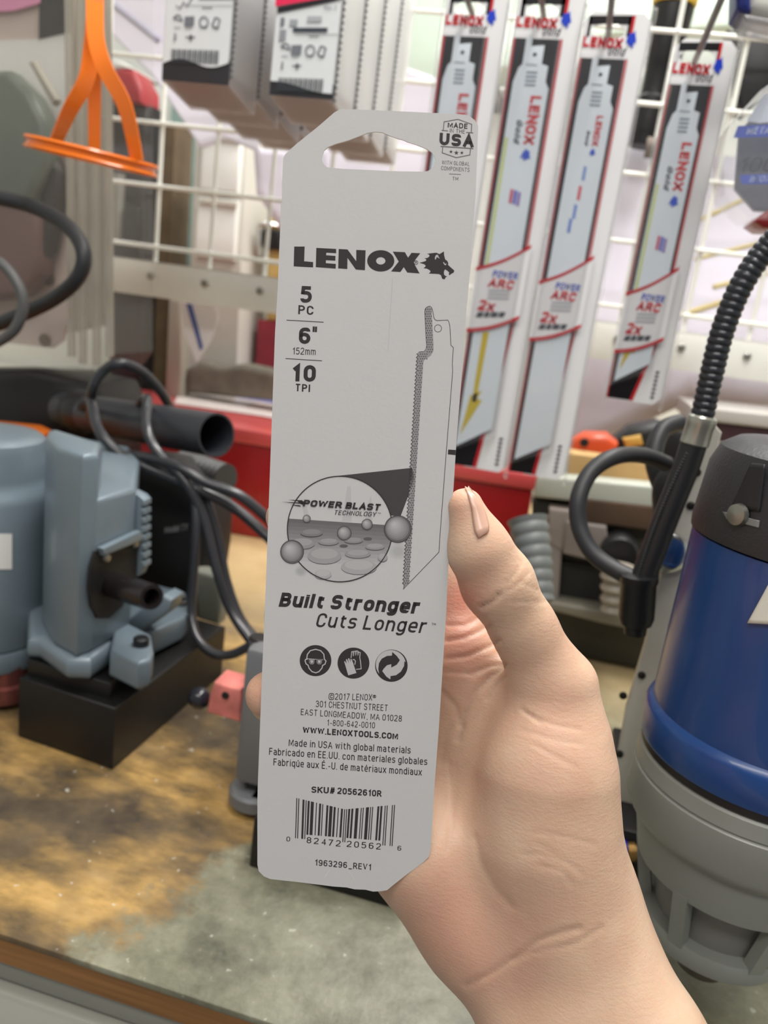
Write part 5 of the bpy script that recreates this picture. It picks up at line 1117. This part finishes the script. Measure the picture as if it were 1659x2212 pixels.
MB().lathe([(.0064, .0167), (.0066, .0195), (.0056, .021), (.0001, .021)], a, b_ - a, 20).build('blue_collar', mat('fitting_blue', (40, 52, 196), .3), vl)

# ------------------------------------------------------------------ conduit and cables by the blue drill
gn = thing('flexible_conduit', 'black ribbed flexible conduit with a steel collar rising by the blue drill', 'conduit', PY(1385, 1350, .44))
path = [PY(*p) for p in ((2050, 250, .42), (1780, 420, .43), (1664, 528, .44), (1604, 612, .44), (1562, 712, .44), (1536, 815, .44), (1516, 905, .44))]
ribbed(MB(), path, .0062, .0062, .0036, .11, 18).build('ribbed_hose', mat('conduit_black', (50, 52, 58), .28, .3), gn)
a, b_ = PY(1519, 898, .44), PY(1499, 962, .44); L_ = np.linalg.norm(b_ - a)
MB().lathe([(.0064, 0), (.0074, .001), (.0076, L_ * .3), (.0072, L_ * .35), (.0074, L_ - .001), (.0064, L_)], a, b_ - a, 26).build('collar', mat('zinc', (176, 176, 168), .3, .7), gn)
MB().tube([PY(*p) for p in ((1500, 955, .44), (1478, 1020, .44), (1438, 1120, .44), (1400, 1220, .44), (1380, 1275, .44))], .0068, 18, 6).build('sheath', mat('sheath_black', (34, 34, 37), .45), gn)
mb = MB()
for k in range(44):
    t = k / 43; p = PY(1483 - 105 * t - 8 * math.sin(t * 3), 980 + 270 * t, .4345); mb.ball(p, .0011, 8)
mb.build('stitching', m_rubber, gn)
tp_ = PY(1380, 1245, .44)
MB().lathe([(.0075, 0), (.0105, .001), (.0105, .005), (.0098, .006), (.0098, .026), (.0085, .030)], tp_ + np.array([0, 0, .002]), PY(1372, 1352, .44) - tp_, 28).build('connector', m_black, gn)
MB().lathe([(.0085, .029), (.0065, .031), (.006, .036)], tp_ + np.array([0, 0, .002]), PY(1372, 1352, .44) - tp_, 24).build('tail', m_black, gn)
cable('looped_cable', 'thick grey black cable in a wide loop left of the ribbed conduit', [(1440, 1002, .52), (1390, 984, .50), (1330, 986, .48), (1278, 1018, .47), (1250, 1075, .46), (1252, 1140, .455), (1282, 1196, .45), (1335, 1234, .445), (1385, 1256, .44)], .0050, m_rubber, 'cables beside the blue drill')
cable('looped_cable', 'black cable coil standing upright behind the ribbed conduit', [(1470, 912, .56), (1430, 930, .55), (1412, 985, .54), (1424, 1040, .54), (1446, 1080, .54), (1434, 1120, .54), (1428, 1060, .53), (1450, 1020, .53), (1500, 1010, .53)], .0058, m_rubber, 'cables beside the blue drill')

# ------------------------------------------------------------------ machine in the middle distance
mm = thing('bench_machine', 'small grey and white bench machine standing back on the bench by the thumb', 'machine', PZ(1300, 1432, BZ))
MB().slab([(1148, 1080), (1436, 1100), (1436, 1455), (1250, 1420), (1190, 1350), (1150, 1200)], .79, .14, None, .004).build('body', mat('machine_olive', (46, 46, 39), .5, var=.2, vscale=20), mm)
MB().slab([(1160, 1028), (1250, 1034), (1440, 1052), (1440, 1104), (1250, 1086), (1150, 1074)], .775, .16, None, .004).build('white_top', mat('machine_white', (190, 194, 182), .4), mm)
MB().slab([(1264, 1078), (1438, 1098), (1438, 1150), (1262, 1128)], .772, .02, None, .002).build('wooden_bar', mat('bar_wood', (78, 58, 42), .7, var=.2), mm)
MB().slab([(1186, 1098), (1240, 1104), (1226, 1140), (1216, 1192), (1182, 1172)], .768, .03, None, .003).build('bracket', mat('machine_bracket', (150, 140, 134), .5), mm)
MB().slab([(1222, 1126), (1310, 1138), (1318, 1222), (1216, 1196)], .765, .02, None, .002).build('grey_plate', mat('machine_plate', (136, 128, 124), .5), mm)
MB().slab([(1212, 1212), (1318, 1228), (1318, 1322), (1200, 1296)], .786, .01).build('dark_slot', mat('slot_dark', (30, 29, 26), .6), mm)
MB().slab([(1184, 1170), (1214, 1182), (1206, 1300), (1186, 1290)], .77, .02, None, .002).build('side_strip', mat('machine_plate', (136, 128, 124), .5), mm)
MB().slab([(1186, 1300), (1320, 1322), (1430, 1350), (1430, 1374), (1300, 1348), (1184, 1318)], .76, .03, None, .003).build('front_rail', mat('machine_rail', (124, 120, 108), .4), mm)
MB().lathe([(.016, 0), (.018, .004), (.018, .03), (.016, .034)], PY(1335, 1180, .78), (0, -1, 0), 26).build('black_knob', m_black, mm)
a, b_ = PY(1334, 1222, .72), PY(1322, 1318, .72)
ribbed(MB(), [a, (a + b_) / 2, b_], .016, .011, .010, .3, 22).build('bellows', mat('bellows_grey', (150, 142, 130), .45), mm)
a, b_ = PY(1140, 1122, .63), PY(1166, 1300, .60)
tag(ribbed(MB(), [a, (a + b_) / 2 + np.array([.001, 0, 0]), b_], .0168, .0118, .0088, .10, 30).build('ribbed_cable_boot', mat('boot_grey', (112, 116, 116), .5)), 'grey ribbed rubber boot rising beside the thumb knuckle', 'cable boot')
ztop = PY(1330, 1050, .80)[2]
slab_thing('wooden_strip', 'pale wooden strip lying across the small bench machine', 'wood strip', [(1226, 978), (1440, 1006), (1440, 1046), (1226, 1030)], .80, .08, mat('pale_wood', (206, 168, 112), .6, var=.12, vscale=30), .002)
mx_ = thing('maroon_box', 'dark maroon box with a grey lid standing behind the blue drill', 'box', PY(1620, 1200, .94))
MB().slab([(1500, 905), (1780, 938), (1700, 1300), (1420, 1300)], .93, .12, None, .003).build('body', mat('maroon', (58, 26, 30), .5), mx_)
MB().slab([(1492, 876), (1790, 908), (1786, 940), (1486, 906)], .925, .13, None, .003).build('lid', mat('lid_grey', (186, 182, 176), .4), mx_)
ot = thing('orange_tool', 'orange plastic tool body lying on the wooden strip below the lavender sheet', 'tool', PY(1285, 985, .84))
MB().slab([(1228, 984), (1236, 952), (1262, 938), (1312, 940), (1336, 960), (1330, 992)], .83, .04, None, .008).build('body', mat('orange_red', (214, 82, 40), .35), ot)
MB().lathe([(.0001, .001), (.004, .001), (.0045, 0)][::-1], PY(1262, 956, .829), (0, -1, 0), 16).build('vent', m_black, ot)
bt2 = thing('black_tool', 'dark tool with a mustard trigger lying behind the orange tool', 'tool', PY(1380, 998, .88))
MB().slab([(1326, 952), (1360, 925), (1420, 912), (1480, 930), (1480, 1006), (1326, 990)], .87, .05, None, .010).build('body', m_dgrey, bt2)
MB().slab([(1345, 948), (1385, 940), (1390, 962), (1352, 968)], .862, .02, None, .004).build('trigger', mat('mustard_trigger', (188, 148, 70), .5), bt2)
# ================================================================== the hand
def surface_nets(f, org, h):
    s = f < 0; nx, ny, nz = f.shape
    c = np.zeros((nx - 1, ny - 1, nz - 1), int)
    for i in (0, 1):
        for j in (0, 1):
            for k in (0, 1): c += s[i:nx - 1 + i, j:ny - 1 + j, k:nz - 1 + k]
    act = (c > 0) & (c < 8); idx = np.full(act.shape, -1); ii = np.argwhere(act); idx[act] = np.arange(len(ii))
    acc = np.zeros((len(ii), 3)); cnt = np.zeros(len(ii))
    corners = [(0, 0, 0), (1, 0, 0), (0, 1, 0), (1, 1, 0), (0, 0, 1), (1, 0, 1), (0, 1, 1), (1, 1, 1)]
    for a, b in ((0, 1), (2, 3), (4, 5), (6, 7), (0, 2), (1, 3), (4, 6), (5, 7), (0, 4), (1, 5), (2, 6), (3, 7)):
        ca, cb = np.array(corners[a]), np.array(corners[b]); pa = ii + ca; pb = ii + cb
        fa = f[pa[:, 0], pa[:, 1], pa[:, 2]]; fb = f[pb[:, 0], pb[:, 1], pb[:, 2]]; m = (fa < 0) != (fb < 0)
        t = np.where(m, fa / (fa - fb + 1e-20), 0)[:, None]; acc += np.where(m[:, None], pa + (pb - pa) * t, 0); cnt += m
    V = acc / cnt[:, None] * h + org; Q = []
    for ax in range(3):
        o1, o2 = [(1, 2), (2, 0), (0, 1)][ax]
        sl = [slice(None)] * 3; sl2 = [slice(None)] * 3; sl[ax] = slice(0, -1); sl2[ax] = slice(1, None)
        d = s[tuple(sl)] != s[tuple(sl2)]; e = np.argwhere(d); e = e[(e[:, o1] > 0) & (e[:, o2] > 0) & (e[:, o1] < f.shape[o1] - 1) & (e[:, o2] < f.shape[o2] - 1)]
        neg = s[e[:, 0], e[:, 1], e[:, 2]]
        def at(d1, d2):
            q = e.copy(); q[:, o1] -= d1; q[:, o2] -= d2; return idx[q[:, 0], q[:, 1], q[:, 2]]
        q = np.stack([at(0, 0), at(1, 0), at(1, 1), at(0, 1)], 1); q[neg] = q[neg][:, ::-1]; Q.append(q)
    return V, np.concatenate(Q)[:, ::-1]
def cone(Pt, a, b, ra, rb):
    ba = b - a; L2 = ba @ ba
    t = np.clip((Pt - a) @ ba / L2, 0, 1) if L2 > 1e-12 else np.zeros(len(Pt))
    return np.linalg.norm(Pt - a - t[:, None] * ba, axis=1) - (ra + (rb - ra) * t)
def smin(a, b, k):
    h = np.maximum(k - np.abs(a - b), 0) / k; return np.minimum(a, b) - h * h * k * .25
HAND = {
 'thumb': (.004, [[(1004, 1094, .251, 40), (1034, 1185, .253, 66), (1074, 1258, .258, 76), (1132, 1358, .264, 68), (1186, 1468, .270, 84)], [(1240, 1478, .268, 46), (1244, 1580, .268, 62)]]),
 'thenar': (.010, [[(1190, 1490, .270, 88), (1182, 1660, .271, 136), (1178, 1800, .273, 147), (1205, 1930, .276, 148), (1260, 2090, .273, 142)]]),
 'palm': (.010, [[(1200, 1900, .284, 120), (1200, 2010, .280, 130)], [(1246, 1978, .279, 128), (1391, 2270, .262, 132), (1480, 2450, .25, 140), (1720, 2950, .232, 165)], [(1126, 2076, .282, 122), (1170, 2180, .275, 128), (1265, 2430, .255, 137), (1470, 2950, .237, 165)], [(1186, 2030, .281, 120), (1320, 2390, .256, 135), (1590, 2950, .235, 165)],
                 [(935, 1833, .287, 143), (1050, 1985, .286, 138), (1126, 2076, .284, 120)],
                 [(1150, 1990, .278, 90), (985, 1424, .296, 80)], [(1120, 2000, .285, 85), (890, 1490, .302, 78)], [(1090, 2010, .286, 85), (810, 1560, .300, 76)], [(1050, 2010, .285, 85), (745, 1650, .293, 72)],
                 [(1150, 1560, .286, 60), (1010, 1420, .292, 66)]]),
 'index': (.003, [[(985, 1424, .296, 76), (950, 1190, .304, 64), (740, 1085, .296, 52), (650, 1060, .270, 44)]]),
 'middle': (.003, [[(890, 1490, .302, 74), (765, 1235, .305, 60), (640, 1150, .290, 50), (618, 1118, .268, 44)]]),
 'ring': (.003, [[(810, 1560, .300, 70), (700, 1380, .305, 58), (625, 1330, .29, 50), (628, 1318, .270, 44)]]),
 'little': (.003, [[(745, 1650, .293, 66), (650, 1545, .298, 54), (592, 1508, .288, 50), (580, 1500, .270, 50)]]),
}
def hand_sdf(Pt):
    g = {}
    for n, (k, chains) in HAND.items():
        d = None
        for ch in chains:
            q = [(P(u, v, z), r * z / F) for u, v, z, r in ch]
            for (a, ra), (b, rb) in zip(q[:-1], q[1:]):
                e = cone(Pt, a, b, ra, rb); d = e if d is None else smin(d, e, k)
        g[n] = d
    fi = np.minimum(np.minimum(g['index'], g['middle']), np.minimum(g['ring'], g['little']))
    return smin(smin(g['palm'], fi, .006), smin(g['thenar'], g['thumb'], .006), .010)
def build_hand(h=.0010):
    pts = np.array([P(u, v, z) for n, (k, chs) in HAND.items() for c in chs for u, v, z, r in c])
    lo, hi = pts.min(0) - .03, pts.max(0) + .03
    n = np.ceil((hi - lo) / h).astype(int)
    gx = [lo[i] + h * np.arange(n[i]) for i in range(3)]
    # coarse pass, then the fine cells near the surface only
    cs = 6; cg = [np.arange(0, n[i] + cs, cs) for i in range(3)]
    CG = np.stack(np.meshgrid(*[lo[i] + h * cg[i] for i in range(3)], indexing='ij'), -1)
    cf = hand_sdf(CG.reshape(-1, 3)).reshape(CG.shape[:3])
    f = np.repeat(np.repeat(np.repeat(cf, cs, 0), cs, 1), cs, 2)[:n[0], :n[1], :n[2]].copy()
    near = np.abs(np.repeat(np.repeat(np.repeat(cf, cs, 0), cs, 1), cs, 2)[:n[0], :n[1], :n[2]]) < h * cs * 2.2
    ii = np.argwhere(near); Pt = lo + ii * h
    out = np.concatenate([hand_sdf(c) for c in np.array_split(Pt, max(1, len(Pt) // 200000))]); f[near] = out
    V, Q = surface_nets(f, lo, h)
    for _ in range(2):   # relax
        acc = np.zeros_like(V); cnt = np.zeros(len(V))
        for a in range(4):
            for b in (Q[:, (a + 1) % 4], Q[:, (a + 3) % 4]): np.add.at(acc, Q[:, a], V[b]); np.add.at(cnt, Q[:, a], 1)
        V = .5 * V + .5 * acc / cnt[:, None]
    return V, Q
def normals(V, Q):
    n = np.cross(V[Q[:, 2]] - V[Q[:, 0]], V[Q[:, 3]] - V[Q[:, 1]]); N = np.zeros_like(V)
    for a in range(4): np.add.at(N, Q[:, a], n)
    return N / (np.linalg.norm(N, axis=1)[:, None] + 1e-12)
HV, HQ = build_hand()
HN = normals(HV, HQ)
if ((HV - HV.mean(0)) * HN).sum() < 0: HQ = HQ[:, ::-1]; HN = -HN
PX = proj(HV); front = (HN * (HV - CAM)).sum(1) < 0
def seg_dist(q, line):
    best = np.full(len(q), 1e9); line = [np.array(p, float) for p in line]
    for a, b in zip(line[:-1], line[1:]):
        ba = b - a; t = np.clip(((q - a) @ ba) / (ba @ ba), 0, 1); best = np.minimum(best, np.linalg.norm(q - a - t[:, None] * ba, axis=1))
    return best
def z8(pts): return [(820 + x / 1.825, 1000 + y / 1.825) for x, y in pts]
CREASE = [  # (line in the picture, depth in mm, width in px)
 (z8([(340, 2062), (420, 2025), (520, 1960), (620, 1885), (720, 1850), (790, 1835)]), .65, 8), (z8([(520, 1960), (640, 1920), (760, 1900), (880, 1830)]), .35, 6),
 (z8([(400, 570), (450, 545), (470, 520)]), .9, 6), (z8([(470, 520), (530, 490), (570, 455), (590, 430)]), .35, 4), (z8([(500, 480), (560, 400), (545, 375)]), .35, 4), (z8([(560, 470), (625, 500)]), .3, 4), (z8([(520, 545), (620, 550), (660, 545)]), .25, 4),
 (z8([(560, 970), (600, 1000), (635, 1025)]), .5, 5), (z8([(570, 985), (680, 1030), (790, 1050)]), .3, 5), (z8([(560, 1050), (680, 1090), (800, 1110)]), .2, 6), (z8([(610, 1110), (700, 1160), (780, 1200)]), .2, 6),
 (z8([(600, 1460), (700, 1465), (850, 1505)]), .2, 6), (z8([(620, 1500), (720, 1560), (800, 1620)]), .2, 7), (z8([(570, 1545), (640, 1540), (720, 1580)]), .2, 7), (z8([(640, 1590), (720, 1610), (760, 1660)]), .2, 7),
 (z8([(375, 1480), (395, 1570), (450, 1680), (520, 1750)]), .5, 11), (z8([(275, 1180), (285, 1300), (280, 1440), (262, 1530)]), .35, 5), (z8([(300, 1190), (300, 1330), (285, 1450)]), .25, 5),
 (z8([(265, 700), (330, 690), (400, 660), (430, 640)]), .8, 6), (z8([(265, 770), (350, 760), (440, 720), (470, 700)]), .7, 6), (z8([(250, 820), (360, 830), (440, 800), (490, 790)]), .6, 6), (z8([(270, 640), (340, 640), (390, 610)]), .5, 6),
 (z8([(310, 1090), (340, 980), (380, 900), (430, 850), (490, 800)]), .9, 8), (z8([(240, 900), (300, 960), (320, 1040)]), .7, 8), (z8([(240, 1180), (260, 1080), (330, 980)]), .5, 8), (z8([(425, 930), (460, 870), (495, 845)]), .5, 6)]
disp = np.zeros(len(HV))
for line, dep, wd_ in CREASE:
    d = seg_dist(PX[:, :2], line); disp -= np.where(front, dep * .0010 * np.exp(-(d / (wd_ * .75)) ** 2), 0); disp += np.where(front, dep * .00008 * np.exp(-((d - wd_ * 2) / wd_) ** 2), 0)
HV = HV + HN * np.clip(disp, -.0018, .0008)[:, None]
def skin():
    m = bpy.data.materials.new('skin'); m.use_nodes = True; nt = m.node_tree; b = nt.nodes['Principled BSDF']
    b.inputs['Roughness'].default_value = .46; b.inputs['Subsurface Weight'].default_value = .55
    b.inputs['Subsurface Radius'].default_value = (1, .36, .18); b.inputs['Subsurface Scale'].default_value = .005; b.inputs['Specular IOR Level'].default_value = .4
    tc = nt.nodes.new('ShaderNodeTexCoord')
    n = nt.nodes.new('ShaderNodeTexNoise'); n.inputs['Scale'].default_value = 34; n.inputs['Detail'].default_value = 4; n.inputs['Roughness'].default_value = .6
    r = nt.nodes.new('ShaderNodeValToRGB'); e = r.color_ramp.elements
    e[0].position = .32; e[0].color = lin((202, 164, 141)); e[1].position = .7; e[1].color = lin((214, 184, 159))
    nt.links.new(tc.outputs['Object'], n.inputs['Vector']); nt.links.new(n.outputs['Fac'], r.inputs['Fac'])
    a = nt.nodes.new('ShaderNodeAttribute'); a.attribute_name = 'flush'
    mx = nt.nodes.new('ShaderNodeMix'); mx.data_type = 'RGBA'; mx.inputs['B'].default_value = lin((206, 138, 120))
    nt.links.new(a.outputs['Fac'], mx.inputs['Factor']); nt.links.new(r.outputs['Color'], mx.inputs['A']); nt.links.new(mx.outputs['Result'], b.inputs['Base Color'])
    v = nt.nodes.new('ShaderNodeTexVoronoi'); v.inputs['Scale'].default_value = 900; v.feature = 'DISTANCE_TO_EDGE'
    n2 = nt.nodes.new('ShaderNodeTexNoise'); n2.inputs['Scale'].default_value = 420; n2.inputs['Detail'].default_value = 5
    mp = nt.nodes.new('ShaderNodeMapping'); mp.inputs['Rotation'].default_value = (0, .5, 0); mp.inputs['Scale'].default_value = (1, 1, 2.6)
    nt.links.new(tc.outputs['Object'], mp.inputs['Vector']); nt.links.new(mp.outputs[0], n2.inputs['Vector']); nt.links.new(tc.outputs['Object'], v.inputs['Vector'])
    ad = nt.nodes.new('ShaderNodeMath'); ad.operation = 'MULTIPLY_ADD'; ad.inputs[1].default_value = .5
    nt.links.new(v.outputs['Distance'], ad.inputs[0]); nt.links.new(n2.outputs['Fac'], ad.inputs[2])
    bp = nt.nodes.new('ShaderNodeBump'); bp.inputs['Strength'].default_value = .22; bp.inputs['Distance'].default_value = .0008
    nt.links.new(ad.outputs[0], bp.inputs['Height']); nt.links.new(bp.outputs[0], b.inputs['Normal'])
    return m
hand_me = bpy.data.meshes.new('hand')
h0 = np.array(P(1190, 2060, .28))
hand_me.from_pydata((HV - h0).tolist(), [], HQ.tolist()); hand_me.shade_smooth()
fl = np.zeros(len(HV))       # naturally redder skin: finger ends, the mount of the thumb, the knuckle creases
for (u, v, r, s) in ((1000, 1090, 60, .25), (1180, 1540, 90, .2), (1160, 1700, 140, .08), (985, 1390, 70, .6), (1000, 1290, 50, .8), (940, 1960, 110, .35), (1060, 2080, 110, .3), (560, 1500, 60, .3), (600, 1110, 60, .3)):
    fl += s * np.exp(-(((PX[:, 0] - u) ** 2 + (PX[:, 1] - v) ** 2) / r ** 2))
at = hand_me.attributes.new('flush', 'FLOAT', 'POINT'); at.data.foreach_set('value', np.clip(fl, 0, 1).astype(np.float32))
hand_me.materials.append(skin())
hand = bpy.data.objects.new('hand', hand_me); COL.objects.link(hand); hand.location = tuple(h0)
tag(hand, 'bare left hand of a person gripping the white saw blade card, thumb pointing up', 'hand')
# thumb nail, laid on the finger
HB = BVHTree.FromPolygons([tuple(v) for v in HV], [tuple(q) for q in HQ.tolist()])
def drape(u, v, lift=0.):
    r = Vector(ray(u, v)).normalized(); hit = HB.ray_cast(Vector(CAM), r)
    if hit[0] is None: return None
    n = hit[1] if hit[1] @ r < 0 else -hit[1]
    return np.array(hit[0]) + np.array(n) * lift
def nail():
    left = [(1004, 1051), (1012, 1075), (1019, 1100), (1022, 1124), (1026, 1148), (1033, 1163)]
    right = [(1014, 1058), (1030, 1078), (1041, 1098), (1049, 1116), (1054, 1136), (1054, 1150)]
    mb = MB(); vs = []; n = 8
    for (a, b2) in zip(left, right):
        for k in range(n):
            t = k / (n - 1); u = a[0] * (1 - t) + b2[0] * t; v = a[1] * (1 - t) + b2[1] * t
            p = drape(u, v, .0009 * math.sin(math.pi * (.1 + .8 * t)) ** .5)
            if p is None: p = P(u, v, .249)
            vs.append(p)
    m = len(left)
    mb.add(vs, [[i * n + k, i * n + k + 1, (i + 1) * n + k + 1, (i + 1) * n + k] for i in range(m - 1) for k in range(n - 1)])
    return mb
nl = nail().build('thumbnail', mat('nail', (214, 164, 146), .3, coat=.15, sss=.3), hand, 60)
so = nl.modifiers.new('thickness', 'SOLIDIFY'); so.thickness = .0005; so.offset = 0
